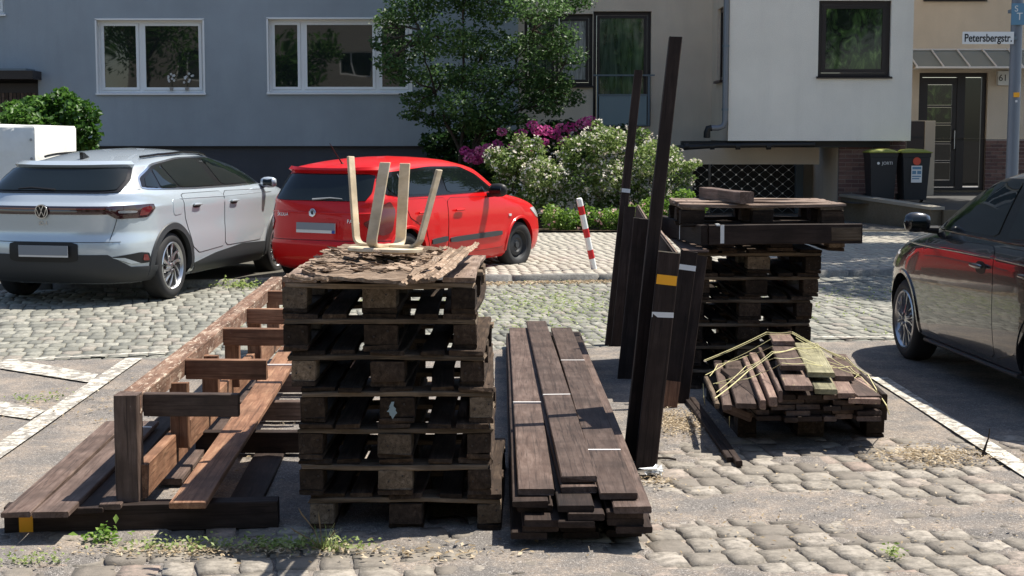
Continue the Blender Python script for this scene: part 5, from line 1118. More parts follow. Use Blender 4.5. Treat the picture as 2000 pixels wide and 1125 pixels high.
def cord(pts, r=.0019):
    P = []
    for x, y, h in pts: P.append(G(*cp(x, y), h)-Vector((1.6, 8.3, 0)))
    Q = []
    for i in range(len(P)-1):
        for j in range(5): t = j/5; q = P[i].lerp(P[i+1], t); q.z -= .006*math.sin(math.pi*t); Q.append(q)
    Q.append(P[-1]); put('cord_strand', MB().tube(Q, r, 5).mesh('c'), M['cord'], cd_)
cord([(120, 345, .30), (690, 88, .45), (925, 85, .455), (1400, 330, .34), (1620, 480, .32), (1790, 760, .25), (1815, 840, .12)], .003)
cord([(125, 355, .29), (690, 105, .445), (920, 100, .45), (1410, 350, .33)])
cord([(215, 695, .26), (520, 445, .33), (750, 280, .42), (950, 232, .42), (1180, 225, .41), (1410, 330, .34)], .003)
cord([(130, 480, .26), (350, 350, .29), (740, 145, .43)]); cord([(170, 490, .26), (240, 385, .28), (520, 300, .32), (745, 215, .43)])
cord([(200, 560, .26), (450, 470, .31), (740, 265, .42), (960, 240, .42), (1340, 385, .34), (1500, 400, .32)])
cord([(230, 640, .26), (500, 400, .33), (640, 345, .36), (760, 325, .42), (1000, 320, .42), (1300, 410, .36)])
cord([(230, 560, .26), (480, 520, .31), (640, 460, .34), (830, 370, .43), (1060, 370, .42), (1300, 395, .37), (1540, 480, .33)])
cord([(925, 95, .45), (1160, 210, .42), (1420, 320, .35), (1600, 470, .32)]); cord([(960, 140, .44), (1180, 250, .41), (1440, 420, .34), (1560, 500, .32), (1700, 640, .29)])
cord([(1280, 410, .36), (1450, 400, .33), (1530, 470, .32), (1480, 510, .31), (1420, 490, .31)]); cord([(110, 560, .22), (115, 680, .15), (130, 760, .05)], .002)
cord([(350, 860, .18), (350, 960, .05)], .002)
# two thin slats on the ground
GT = 'thin slats on the ground beside the tied pile'
plank('thin_slat', M['darkbrown'], G(1444, 900, .035), G(1352, 775, .035), .034, .03, None, label='right hand thin slat on the ground left of the tied pile', cat='slat', group=GT)
plank('thin_slat', M['darkbrown'], G(1426, 893, .030), G(1336, 770, .03), .032, .026, None, label='left hand thin slat on the ground left of the tied pile', cat='slat', group=GT)

# ---- flaking board, splinters and stool on the tall stack
hz = 7*.151+.006
out = [G(x, y, hz+.02) for x, y in ((588, 526), (640, 536), (720, 542), (792, 545), (838, 540), (858, 520), (872, 498), (852, 484), (790, 480), (720, 478), (672, 480), (640, 492), (612, 510))]
c0 = sum(out, Vector())/len(out); fbd = thing('flaking_board', 'rotten flaking wooden board with curling layers on top of the tall pallet stack', 'board', (c0.x, c0.y, hz))
def lump(name, poly, z0, z1, mat, parent, res=.02, amp=.006, seed=0, curl=None):
    poly = [Vector((p[0], p[1])) for p in poly]; B = []
    for i in range(len(poly)):
        a, b = poly[i], poly[(i+1) % len(poly)]; m = max(1, int((b-a).length/res))
        for j in range(m):
            t = (b-a).normalized() if (b-a).length else Vector((1, 0)); q = a.lerp(b, j/m)+Vector((-t.y, t.x))*random.uniform(-.2, .2)*res; B.append(q)
    I = []; xs = [p.x for p in B]; ys = [p.y for p in B]; x = min(xs)
    while x < max(xs):
        y = min(ys)
        while y < max(ys):
            p = Vector((x+random.uniform(-.3, .3)*res, y+random.uniform(-.3, .3)*res)); ins = False
            for i in range(len(B)):
                a, b = B[i], B[(i+1) % len(B)]
                if (a.y > p.y) != (b.y > p.y) and p.x < (b.x-a.x)*(p.y-a.y)/(b.y-a.y)+a.x: ins = not ins
            if ins and min((p-q).length for q in B) > res*.5: I.append(p)
            y += res
        x += res
    P = B+I; vs, es, fs, *_ = geometry.delaunay_2d_cdt(P, [(i, (i+1) % len(B)) for i in range(len(B))], [], 1, 1e-6)
    cz = curl or (lambda x, y: 0); V = [(p.x, p.y, z1+cz(p.x, p.y)+random.uniform(-amp, amp)) for p in vs]; n = len(V); V += [(p.x, p.y, z0+cz(p.x, p.y)) for p in vs]
    cnt = {}
    for f in fs:
        for i in range(len(f)): e = (f[i], f[(i+1) % len(f)]); cnt[tuple(sorted(e))] = cnt.get(tuple(sorted(e)), 0)+1
    bd = [e for e, c in cnt.items() if c == 1]
    mb = MB(); mb.v = V; mb.f = [tuple(f) for f in fs]+[tuple(i+n for i in f)[::-1] for f in fs]+[(a, b, b+n, a+n) for a, b in bd]
    return put(name, mb.mesh(name), mat, parent)
curl = lambda x, y: .05*max(0, -x-.22)**1.2+.018*max(0, (y-.1))-.010*max(0, x)
lump('board_core', [(p.x-c0.x, p.y-c0.y) for p in out], .0, .014, M['bark'], fbd, .026, .004, curl=curl)
mb = MB()
def inside(px_, py_, poly):
    ins = False
    for i in range(len(poly)):
        a, b = poly[i], poly[(i+1) % len(poly)]
        if (a[1] > py_) != (b[1] > py_) and px_ < (b[0]-a[0])*(py_-a[1])/(b[1]-a[1])+a[0]: ins = not ins
    return ins
ol = [(p.x-c0.x, p.y-c0.y) for p in out]
for k in range(620):
    x = random.uniform(-.45, .45); y = random.uniform(-.6, .6)
    if not inside(x, y, ol): continue
    a = random.gauss(0, .35); l = random.uniform(.02, .075); w = random.uniform(.010, .030); z = .016+random.uniform(0, .012)+curl(x, y); tl_ = random.uniform(-.2, .3); t2_ = random.uniform(-.5, .5); Mx = Matrix.Translation((x, y, z)) @ Matrix.Rotation(a, 4, 'Z') @ Matrix.Rotation(tl_, 4, 'Y') @ Matrix.Rotation(t2_, 4, 'X')
    pol = [(-l/2, -w/2*random.uniform(.2, 1)), (-l/6, -w/2), (l/4, -w/2*random.uniform(.5, 1)), (l/2, -w*.1), (l/3, w/2*random.uniform(.4, 1)), (-l/5, w/2), (-l/2, w/2*random.uniform(.1, .8))]
    mb.prism(pol, 0, random.uniform(.002, .005), Mx)
put('wood_flakes', mb.mesh('fl'), M['bark'], fbd, kind='stuff')
spt = thing('splintered_wood', 'heap of long grey bark like splinters on the right of the top pallet', 'wood', (G(850, 520, hz).x, G(850, 520, hz).y, hz))
SPL = [((786, 556), (868, 500), .045), ((806, 553), (890, 492), .05), ((830, 550), (905, 486), .045), ((846, 545), (925, 481), .055), ((868, 535), (931, 474), .04), ((822, 532), (880, 486), .04), ((800, 541), (850, 508), .035), ((855, 525), (915, 492), .05), ((795, 524), (872, 484), .03), ((840, 538), (900, 500), .04), ((700, 487), (742, 491), .03), ((812, 496), (862, 484), .035), ((600, 548), (560, 536), .045), ((640, 548), (572, 543), .03)]
for i, (a, b, w) in enumerate(SPL):
    hh_ = hz+.02+.012*(i % 4); A, B = G(*a, hh_)-spt.location, G(*b, hh_+random.uniform(0, .04))-spt.location; n = 12; mb = MB(); d = (B-A); L = d.length; r = random.Random(i)
    for k in range(n+1):
        t = k/n; ww = w*(.35+.65*math.sin(math.pi*min(max(t, .08), .92))**.5)*r.uniform(.75, 1.15)/2; th = .010*r.uniform(.6, 1.3); p = A+d*t; s = Vector((-d.y, d.x, 0)).normalized(); oz = .006*math.sin(t*7+i)+r.uniform(-.003, .003)
        for (q, z) in ((-1, 0), (-.55, .8), (-.1, .45), (.4, 1), (.75, .5), (1, -.1), (.3, -.7), (-.5, -.6)): v = p+s*q*ww; mb.v.append((v.x, v.y, v.z+z*th+oz))
    for k in range(n):
        for j in range(8): q = k*8; mb.f.append((q+j, q+(j+1) % 8, q+8+(j+1) % 8, q+8+j))
    mb.f += [tuple(range(8)), tuple(n*8+j for j in range(8))]; put('splinter', mb.mesh('spl'), M['bark'], spt)
# stool, upside down
sc = G(755, 478, hz+.09); st = thing('stool', 'pale plywood stool standing upside down on the tall pallet stack', 'stool', (sc.x, sc.y, hz+.055))
st.rotation_euler = (R(-2.5), R(1.5), 0)
rs = .176; pr_ = [(0, 0), (rs-.01, 0), (rs, .006), (rs, .018), (rs-.006, .024), (0, .024)]
put('seat', MB().lathe(pr_, 48, 'z').mesh('seat', True, 40), M['birch'], st)
def leg(ang, top, r_in, wd=.046, tk=.013):
    """bent plywood leg: flat on the seat, quarter bend, then up and outwards; top = (x, y, z) local"""
    dx, dy = math.cos(ang), math.sin(ang); P = [Vector((dx*-.01, dy*-.01, .031)), Vector((dx*r_in*.6, dy*r_in*.6, .031))]
    T_ = Vector(top); K = Vector((dx*r_in*1.12, dy*r_in*1.12, .031))
    for k in range(1, 9):
        t = k/9; a = Vector((dx*r_in*.80, dy*r_in*.80, .031)); b = K+(T_-K).normalized()*.045; P.append(a*(1-t)**2+K*2*t*(1-t)+b*t*t)
    P += [K+(T_-K)*.5, T_]; side_ = Vector((-dy, dx, 0)); mb = MB(); n = len(P)
    for i, p in enumerate(P):
        tg = (P[min(i+1, n-1)]-P[max(i-1, 0)]).normalized(); nn_ = tg.cross(side_).normalized()
        for s, q in ((-1, -1), (1, -1), (1, 1), (-1, 1)): mb.v.append(tuple(p+side_*s*wd/2+nn_*q*tk/2))
    for i in range(n-1):
        for k in range(4): mb.f.append((i*4+k, i*4+(k+1) % 4, i*4+4+(k+1) % 4, i*4+4+k))
    mb.f += [(3, 2, 1, 0), tuple(n*4-4+k for k in range(4))]
    o = put('leg', mb.mesh('leg'), M['birch'], st); b = o.modifiers.new('bevel', 'BEVEL'); b.width = .003; b.segments = 2; b.limit_method = 'ANGLE'
def loc_at(px, py, Y): return tuple(D(px, py, Y)-Vector((sc.x, sc.y, hz+.055)))
leg(math.atan2(.10, -.17), loc_at(679, 305, sc.y+.12), .150); leg(math.atan2(-.16, -.06), loc_at(747, 320, sc.y-.15), .150, .05)
leg(math.atan2(.16, .05), loc_at(786, 315, sc.y+.17), .150, .05); leg(math.atan2(-.09, .17), loc_at(853, 330, sc.y-.07), .150)

# ================================================================ STREET FURNITURE AND SMALL THINGS
b0 = G(1160, 524, .063); b1_ = D(1131, 388, b0.y-.12); ax = b1_-b0; L = ax.length
bo = thing('bollard', 'white bollard with red bands, leaning left on the pavement', 'bollard', tuple(b0)); Mx = axes(Vector((0, 0, 0)), ax)
def ring(name, a, b, r, mat, **k): 
    mb = MB(); mb.tube([Mx @ Vector((a, 0, 0)), Mx @ Vector((b, 0, 0))], r, 20); return put(name, mb.mesh('r', True, 50), mat, bo)
ring('pole', -.03, L-.01, .036, M['white']); ring('cap', L-.01, L+.004, .030, M['white'])
for a, b in ((.775, .895), (.45, .575), (.145, .27)): ring('red_band', a*L, b*L, .0372, M['redplas'])
# bins
def bin_(x, y, label, decor):
    t = thing('wheelie_bin', label, 'bin', (x, y, .42)); w, d, hb_ = .50, .55, .90
    mb = MB()
    for z, s in ((.06, .80), (hb_-.08, .97), (hb_-.08, 1.0), (hb_, 1.02)):
        for sx, sy in ((-1, -1), (1, -1), (1, 1), (-1, 1)): mb.v.append((sx*w/2*s, sy*d/2*s, z))
    for i in range(3):
        for k in range(4): mb.f.append((i*4+k, i*4+(k+1) % 4, i*4+4+(k+1) % 4, i*4+4+k))
    mb.f += [(3, 2, 1, 0), (12, 13, 14, 15)]; b = put('bin_body', mb.mesh('b'), M['bin'], t); v = b.modifiers.new('bevel', 'BEVEL'); v.width = .02; v.segments = 3
    lid = MB(); g = 8
    for j in range(g+1):
        for i in range(g+1):
            X = -1+2*i/g; Y = -1+2*j/g; lid.v.append((X*w*.545, Y*d*.55-.01, hb_+.012+.055*(1-abs(X)**4)*(1-abs(Y)**4)))
    for j in range(g):
        for i in range(g): a = j*(g+1)+i; lid.f.append((a, a+1, a+g+2, a+g+1))
    lo = put('lid', lid.mesh('lid', True, 60), M['lidgreen'], t); s_ = lo.modifiers.new('s', 'SOLIDIFY'); s_.thickness = .018
    for s in (-1, 1): put('wheel', MB().lathe([(0, -.02), (.08, -.02), (.08, .02), (0, .02)], 18, 'y', Matrix.Rotation(R(90), 4, 'Z')).mesh('w', True), M['black'], t, loc=(s*.22, .20, .08))
    put('handle', MB().tube([(-.2, d/2*.98, hb_-.03), (-.2, d/2+.05, hb_-.01), (.2, d/2+.05, hb_-.01), (.2, d/2*.98, hb_-.03)], .014, 8).mesh('h', True), M['bin'], t)
    decor(t, b, w, d, hb_); return t
def dec1(t, b, w, d, h_):
    a = text('JORTI', .075, M['tape'], b, (.06, -d/2*.985, h_-.19)); a.rotation_euler = (R(92), 0, 0)
    put('emblem', MB().lathe([(0, 0), (.024, 0), (.024, .004), (0, .004)], 16).mesh('e'), M['tape'], b, loc=(-.10, -d/2*.985-.002, h_-.19))
def dec2(t, b, w, d, h_):
    put('red_sticker', MB().lathe([(0, 0), (.07, 0), (.07, .004), (0, .004)], 24).mesh('e'), M['stickred'], b, loc=(.0, -d/2*.99-.005, h_-.15))
    n = put('notice', MB().box(-.095, .095, -.005, 0, -.15, .15).mesh('n'), M['tape'], b, loc=(0, -d/2*.97-.004, h_-.38)); n.rotation_euler = (R(2), 0, 0)
    put('notice_print', MB().box(-.08, .08, -.0065, -.004, .085, .13).box(-.08, -.01, -.0065, -.004, .0, .06).box(.01, .08, -.0065, -.004, .0, .06).box(-.08, .08, -.0065, -.004, -.05, -.03).box(-.08, .05, -.0065, -.004, -.09, -.07).mesh('n'), M['signblue'], n)
bin_(6.66, 27.85, 'left dark wheelie bin with green lid and pale lettering, beside the brick wall', dec1)
bin_(7.22, 27.75, 'right dark wheelie bin with green lid, round red sticker and white notice', dec2)
# lamp post with the street name
YL = 18.2; lp = thing('lamp_post', 'grey blue lamp post in front of the house entrance, cut by the top edge', 'lamp post', (DX(1974, YL), YL, .06))
put('pole', MB().tube([(0, 0, 0), (0, 0, .9), (0, 0, 1.0), (0, 0, 6.2)], [.085, .085, .072, .060], 24).mesh('p', True, 50), M['pipe'], lp)
put('lamp_arm', MB().tube([(0, 0, 6.15), (0, -.1, 6.35), (0, -.8, 6.5)], .03, 10).mesh('p', True, 50), M['pipe'], lp); bx('lamp_head', M['railgrey'], lp, -.12, .12, -1.4, -.75, 6.44, 6.54, .03)
bx('yellow_label', M['sticker'], lp, -.035, .035, -.078, -.070, DH(190, YL)-.06, DH(181, YL)-.06); bx('grey_label', M['tape'], lp, -.012, .012, -.078, -.070, DH(200, YL)-.06, DH(196, YL)-.06)
q = bx('route_sign', M['signblue'], lp, -.10, .09, -.11, -.095, DH(50, YL)-.06, DH(8, YL)-.06, .004); text('S', .10, M['tape'], q, (-.04, -.009, .06)); text('T', .12, M['tape'], q, (.0, -.009, -.03)); bx('sign_clamp', M['railgrey'], lp, -.085, .085, -.095, .075, 3.0, 3.04)
sg_ = thing('street_sign', 'white street name sign reading Petersbergstr. on the lamp post', 'sign', (DX(1915, YL), YL-.09, DH(75, YL)))
sw_ = (DX(1965, YL)-DX(1866, YL)); sh_ = DH(63, YL)-DH(87, YL); pl_ = bx('sign_plate', M['white'], sg_, -sw_/2, sw_/2, -.004, .004, -sh_/2, sh_/2, .003)
tx = text('Petersbergstr.', .128, M['black'], sg_, (0, -.006, -.004), ext=.001, bold=.0022); bpy.context.view_layer.update(); tx.scale = ((sw_-.05)/max(tx.dimensions.x, .01), 1.0, 1)
put('bracket', MB().box(sw_/2-.03, sw_/2+.04, .004, .05, -.02, .02).mesh('b'), M['railgrey'], sg_)
# crumpled paper, twig, rusty rod
pc = G(1275, 930, .01); mb = MB(); r = random.Random(3)
ppr = thing('crumpled_paper', 'crumpled white paper on the cobbles at the foot of the corner post', 'paper', tuple(pc))
for k in range(7):
    P = [(r.uniform(-.05, .05)+.03*math.cos(a), r.uniform(-.02, .02)+.05*math.sin(a), r.uniform(.0, .05)) for a in (0, 1.2, 2.4, 3.6, 5)]; mb.add(P, [(0, 1, 2), (0, 2, 3), (0, 3, 4)])
o = put('paper_sheet', mb.mesh('p'), M['white'], ppr); s_ = o.modifiers.new('s', 'SOLIDIFY'); s_.thickness = .002
tg = thing('twig', 'bare brown twig standing at the right edge of the bay by the white line', 'twig', tuple(G(1918, 893, .0)))
put('stem', MB().tube([(0, 0, 0), (.012, 0, .04), (.02, .0, .07), (.03, 0, .10), (.035, 0, .15)], [.008, .007, .005, .004, .002], 6).mesh('t', True), M['trunk'], tg); put('stem', MB().tube([(0, 0, .0), (-.03, 0, .02), (-.045, -.01, .012)], [.007, .005, .003], 6).mesh('t', True), M['trunk'], tg)
rd = put('iron_rod', MB().tube([(0, 0, .012), (.055, -.02, .015), (.09, -.04, .012)], .006, 6).mesh('r', True), M['darkframe'], loc=tuple(G(1284, 899, 0)), label='short dark rod on the ground right of the corner post', cat='rod')

# ================================================================ VEGETATION
def leaf_mesh(name, pts, size, r, up=.45, fold=.25, tone=None, asp=.6):
    """one folded leaf (two quads) per point"""
    n = len(pts); nr = r.normal(size=(n, 3)); nr[:, 2] = np.abs(nr[:, 2])+up; nr /= np.linalg.norm(nr, axis=1)[:, None]
    a = r.normal(size=(n, 3)); a -= (a*nr).sum(1)[:, None]*nr; a /= np.linalg.norm(a, axis=1)[:, None]; b = np.cross(nr, a); s = size*r.uniform(.6, 1.25, n)[:, None]
    w = s*asp; P = pts
    V = np.stack([P-a*s*.5, P-a*s*.05+b*w*.5+nr*w*fold, P+a*s*.5, P-a*s*.05-b*w*.5+nr*w*fold, P-a*s*.05], 1).reshape(-1, 3)
    i = np.arange(n)[:, None]*5; Q = np.concatenate([np.concatenate([i, i+1, i+4], 1), np.concatenate([i+1, i+2, i+4], 1), np.concatenate([i+2, i+3, i+4], 1), np.concatenate([i+3, i, i+4], 1)])
    t = r.uniform(0, 1, n) if tone is None else np.clip(tone, 0, 1); return np_mesh(name, V, Q, np.repeat(t, 5))
def clump_pts(cl, n, r, shell=.45):
    """points in ellipsoid clumps (x, y, z, rx, ry, rz), biased to the outer shell"""
    cl = np.array(cl, float); wgt = cl[:, 3]*cl[:, 4]+cl[:, 4]*cl[:, 5]; k = r.choice(len(cl), n, p=wgt/wgt.sum()); d = r.normal(size=(n, 3)); d /= np.linalg.norm(d, axis=1)[:, None]
    rad = (shell+(1-shell)*r.uniform(size=n)**.6)[:, None]*r.normal(1, .10, n)[:, None]; return cl[k, :3]+d*cl[k, 3:6]*rad, k
def limb(mb, a, b, r0, r1, r, n=6, wob=.06):
    P = []; a, b = Vector(a), Vector(b); L = (b-a).length
    for i in range(n+1): t = i/n; q = a.lerp(b, t); P.append(q+Vector((r.normal(0, wob*L), r.normal(0, wob*L), r.normal(0, wob*L*.4)))*math.sin(math.pi*t)*.5)
    mb.tube(P, [r0+(r1-r0)*i/n for i in range(n+1)], 7); return P
def tree(name, label, base, clumps, nleaf, size, mat, trunks, seed, tones=None):
    r = np.random.default_rng(seed); t = thing(name, label, 'tree', tuple(base)); bz = Vector(base); mb = MB()
    for (p, rr) in trunks:
        for i in range(len(p)-1): limb(mb, Vector(p[i])-bz, Vector(p[i+1])-bz, rr*(1-i*.3), rr*(1-(i+1)*.3), r)
    tk = put('trunk', mb.mesh('t', True, 60), M['trunk'], t); ends = [Vector(q)-bz for p, rr in trunks for q in p[1:]]
    bm2_ = MB()
    for c in clumps:
        cv = Vector(c[:3])-bz; e = min(ends, key=lambda q: (q-cv).length); P = limb(bm2_, e, cv, .022, .008, r, 5, .12)
        for k in range(5): d = Vector(r.normal(size=3)).normalized(); limb(bm2_, P[3], cv+Vector((d.x*c[3], d.y*c[4], d.z*c[5]))*.85, .008, .003, r, 4, .15)
    put('limbs', bm2_.mesh('l'), M['trunk'], t)
    pts, k = clump_pts(clumps, nleaf, r, .35); pts -= np.array(bz); tn = r.normal(.45, .22, nleaf)+r.normal(0, .15, len(clumps))[k]
    put('crown', leaf_mesh('crown', pts, size, r, tone=tn), M[mat], t); return t
# small tree in front of the facades
YT_ = 27.6; r = np.random.default_rng(21); cl = []
def pc_(px, py, rx, rz, y=YT_): p = D(px, py, y); k = y/3000; cl.append((p.x, p.y+r.uniform(-.7, .7), p.z, rx*k, rx*k*.9, rz*k))
for (px, py, rx, rz) in [(800, 20, 65, 35), (870, -20, 80, 50), (960, 10, 80, 45), (1050, 20, 70, 35), (1120, -5, 45, 30), (750, 40, 34, 26), (745, 85, 28, 20), (760, 125, 30, 18), (1110, 190, 40, 22), (1060, 180, 55, 28), (950, 230, 60, 26), (1110, 110, 45, 30), (800, 95, 60, 32), (870, 80, 70, 42), (950, 90, 75, 42), (1040, 90, 60, 35), (1095, 75, 40, 30), (790, 145, 45, 28), (860, 150, 65, 35), (940, 155, 70, 35), (1020, 150, 60, 30), (1085, 160, 45, 24), (820, 195, 45, 22), (900, 205, 55, 30), (980, 200, 50, 28), (1050, 205, 40, 20), (800, 225, 30, 14), (860, 235, 50, 20), (930, 245, 45, 20), (1010, 235, 40, 14), (1080, 215, 26, 14), (880, -80, 120, 60), (1000, -70, 110, 50), (840, -140, 90, 50), (960, -150, 100, 50)]: pc_(px, py, rx, rz)
tb_ = Vector((DX(905, YT_), YT_, .09))
tree('small_tree', 'dark green leafy small tree between the white framed window and the cream house', tb_, [(c[0], c[1], c[2], c[3]*.95, c[4]*.95, c[5]*.92) for c in cl], 26000, .085, 'leaf_tree',
     [([tuple(tb_), tuple(D(900, 300, YT_)), tuple(D(850, 180, YT_)), tuple(D(820, 60, YT_))], .05), ([tuple(tb_), tuple(D(925, 290, YT_)), tuple(D(985, 170, YT_)), tuple(D(1040, 60, YT_))], .045), ([tuple(D(900, 300, YT_)), tuple(D(905, 160, YT_)), tuple(D(910, -40, YT_))], .035), ([tuple(D(925, 290, YT_)), tuple(D(1010, 215, YT_)), tuple(D(1085, 160, YT_))], .022)], 5)
# street tree right of the frame: its crown shades the pavement
st_b = Vector((9.2, 20.5, .06)); r2 = np.random.default_rng(4); cl2 = [(7.9+r2.normal(0, .9), 22.0+r2.normal(0, 1.6), 6.8+r2.normal(0, .6), r2.uniform(.5, .95), r2.uniform(.5, .9), r2.uniform(.3, .6)) for _ in range(34)]
tree('street_tree', 'street tree beyond the right edge whose crown shades the pavement', st_b, cl2, 22000, .17, 'leaf_tree', [([tuple(st_b), (9.1, 20.6, 3.5), (8.6, 21.2, 6)], .14), ([(9.1, 20.6, 3.5), (9.6, 21.6, 6.5)], .08)], 9)
r2 = np.random.default_rng(6); cl2 = [(11.6+r2.normal(0, 1.0), 28.2+r2.normal(0, 1.2), 7.4+r2.normal(0, .8), r2.uniform(.6, 1.0), r2.uniform(.6, 1.0), r2.uniform(.4, .7)) for _ in range(34)]
tree('street_tree', 'tree beside the house entrance beyond the right edge, shading the forecourt', Vector((13.2, 28.4, .42)), cl2, 20000, .18, 'leaf_tree', [([(13.2, 28.4, .42), (13.0, 28.4, 4), (12.0, 28.4, 6.8)], .13)], 19)
# trees behind the camera for the reflections
for i, (x, y, s) in enumerate(((-17, -11.5, 1.5), (-9.5, -12, 1.0), (-2.5, -12, 1.0), (4.5, -10, 1.2), (14, -11, 1.6))):
    r3 = np.random.default_rng(30+i); b_ = Vector((x, y, 0)); c_ = [(x+r3.normal(0, 1.1)*s, y+r3.normal(0, 1)*s, 4.2*s+r3.normal(0, 1.0), .9*s, .9*s, .7*s) for _ in range(14)]
    tree('street_tree', 'tree on the near side of the street, %s along the row mirrored in the windows' % ('first', 'second', 'third', 'fourth', 'last')[i], b_, c_, 3500, .26, 'leaf_bush', [([tuple(b_), (x, y, 2.5*s), (x+.3, y, 4*s)], .14)], 40+i)

def shrub(name, label, base, clumps, nleaf, size, mat, seed, flowers=None, cat='shrub', group=None):
    r = np.random.default_rng(seed); t = thing(name, label, cat, tuple(base), group=group); bz = Vector(base); mb = MB()
    for c in clumps: limb(mb, (r.normal(0, .1), r.normal(0, .06), 0), Vector(c[:3])-bz, .014, .005, r, 5, .1)
    put('stems', mb.mesh('s'), M['trunk'], t)
    pts, k = clump_pts(clumps, nleaf, r, .5); pts -= np.array(bz); pts[:, 2] = np.maximum(pts[:, 2], .02)
    put('foliage', leaf_mesh('f', pts, size, r, tone=r.normal(.45, .25, nleaf)+r.normal(0, .15, len(clumps))[k]), M[mat], t)
    for (nm, n, nper, rad, sz, fm, front) in (flowers or ()):
        cp_, kk = clump_pts([(c[0]-bz.x, c[1]-bz.y, c[2]-bz.z, c[3]*1.02, c[4]*1.02, c[5]*1.05) for c in clumps], n*3, r, .92); 
        cp_ = cp_[(cp_[:, 1] < .15) | (r.uniform(size=len(cp_)) < front)][:n]
        P = (cp_[:, None, :]+r.normal(0, rad, (len(cp_), nper, 3))).reshape(-1, 3); P[:, 2] = np.maximum(P[:, 2], .03)
        put(nm, leaf_mesh('fl', P, sz, r, up=.2, tone=np.repeat(r.uniform(0, 1, len(cp_)), nper)+r.normal(0, .12, len(P)), asp=.95), M[fm], t, kind='stuff')
    return t
def cls(lst, Y, dy=.35, seed=0):
    r = np.random.default_rng(seed); out = []
    for (px, py, rx, rz) in lst: y = Y+r.uniform(-dy, dy); p = D(px, py, y); out.append((p.x, y, max(p.z, .1), rx*y/3000, rx*y/3000*.9, rz*y/3000))
    return out
# white roses in front
Yr = 26.0
shrub('rose_bush', 'sunlit bush of small white flowers nearest the red car', (DX(1030, Yr), Yr, .09), cls([(985, 315, 38, 26), (1030, 300, 40, 28), (1060, 340, 42, 32), (1000, 355, 40, 28), (1040, 390, 40, 26), (1085, 390, 30, 30), (1010, 400, 30, 20), (960, 300, 14, 10), (1015, 272, 14, 12), (1050, 278, 12, 10)], Yr, .3, 1), 5200, .075, 'leaf_rose', 51, [('blossoms', 300, 4, .018, .046, 'petalwhite', .3)])
shrub('rose_bush', 'tall sunlit bush of small white flowers behind the two tall posts', (DX(1240, Yr+.4), Yr+.4, .09), cls([(1130, 300, 45, 36), (1180, 275, 45, 30), (1230, 290, 48, 36), (1280, 310, 50, 36), (1315, 345, 40, 36), (1250, 350, 55, 34), (1190, 345, 50, 34), (1130, 350, 40, 32), (1290, 390, 48, 30), (1220, 400, 50, 28), (1160, 395, 40, 26), (1345, 325, 18, 12), (1360, 318, 12, 8), (1165, 245, 12, 12), (1255, 262, 16, 12), (1110, 320, 16, 22), (1325, 380, 18, 14)], Yr+.3, .4, 2), 9500, .075, 'leaf_rose', 52, [('blossoms', 620, 4, .018, .046, 'petalwhite', .3)])
shrub('rose_bush', 'dark leaved rose with tall stems of white flowers above the big white bush', (DX(1215, Yr+1), Yr+1.0, .09), cls([(1215, 262, 20, 20), (1100, 290, 40, 24), (1150, 265, 34, 16)], Yr+1, .3, 8), 1400, .07, 'leaf_hyd', 58, [('blossoms', 60, 4, .02, .05, 'petalwhite', .4)])
# low edging plants
Yl = 25.25
shrub('ground_cover', 'low bright green ground cover with pinkish flowers behind the bollard', (DX(1130, Yl), Yl, .07), cls([(1078, 425, 22, 26), (1110, 432, 26, 24), (1150, 428, 28, 26), (1190, 430, 28, 24), (1230, 425, 28, 26), (1270, 415, 30, 28), (1310, 410, 30, 26), (1345, 415, 24, 20)], Yl, .12, 3), 5200, .06, 'leaf_low', 53, [('blossoms', 90, 4, .02, .045, 'petalrose', .4)], cat='plant')
shrub('ground_cover', 'low green plants at the foot of the garage corner, right of the tall posts', (DX(1345, Yl+.5), Yl+.5, .07), cls([(1335, 385, 22, 16), (1365, 405, 18, 14)], Yl+.5, .1, 6), 700, .06, 'leaf_low', 56, cat='plant')
# hydrangeas, each head a ball of petals
Yh = 28.2; hy = thing('hydrangea_bush', 'hydrangea with pink flower heads under the small tree', 'shrub', (DX(1040, Yh), Yh, .09)); r = np.random.default_rng(61)
c_ = cls([(930, 300, 40, 24), (985, 285, 45, 28), (1040, 275, 48, 30), (1095, 262, 50, 28), (1140, 262, 40, 26), (960, 330, 50, 26), (1050, 320, 60, 30), (1130, 300, 50, 28), (900, 325, 30, 20)], Yh, .3, 12); pts, k = clump_pts(c_, 6500, r, .5); pts -= np.array(hy.location)
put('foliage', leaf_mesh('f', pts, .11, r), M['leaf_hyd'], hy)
for (px, py) in [(980, 258), (908, 295), (925, 302), (940, 295), (952, 290), (916, 308), (945, 308), (972, 282), (1018, 262), (1040, 245), (1050, 255), (1062, 278), (1045, 300), (1083, 262), (1100, 275), (1112, 248), (1120, 262), (1138, 242), (1150, 250), (1152, 238), (1096, 250), (1028, 285), (1000, 290), (1068, 255), (1130, 272), (932, 312), (965, 300)]:
    p = D(px, py, Yh-1.25+r.uniform(-.1, .1))-hy.location; n = 90; d = r.normal(size=(n, 3)); d /= np.linalg.norm(d, axis=1)[:, None]; rad = r.uniform(.085, .12); q = np.array(p)+d*np.array([rad, rad, rad*.8])
    put('flower_head', leaf_mesh('h', q, .045, r, up=0, tone=r.uniform(.2, .9)+r.normal(0, .2, n), asp=1.0), M['petalpink'], hy)
# ivy and dark planting right of the roses, tree foot
shrub('dark_shrub', 'dark shrub between the red car roof and the small tree', (DX(880, 28.4), 28.4, .09), cls([(860, 280, 40, 24), (910, 270, 45, 26), (960, 265, 40, 24), (880, 310, 50, 24)], 28.4, .3, 14), 3000, .10, 'leaf_hyd', 64)
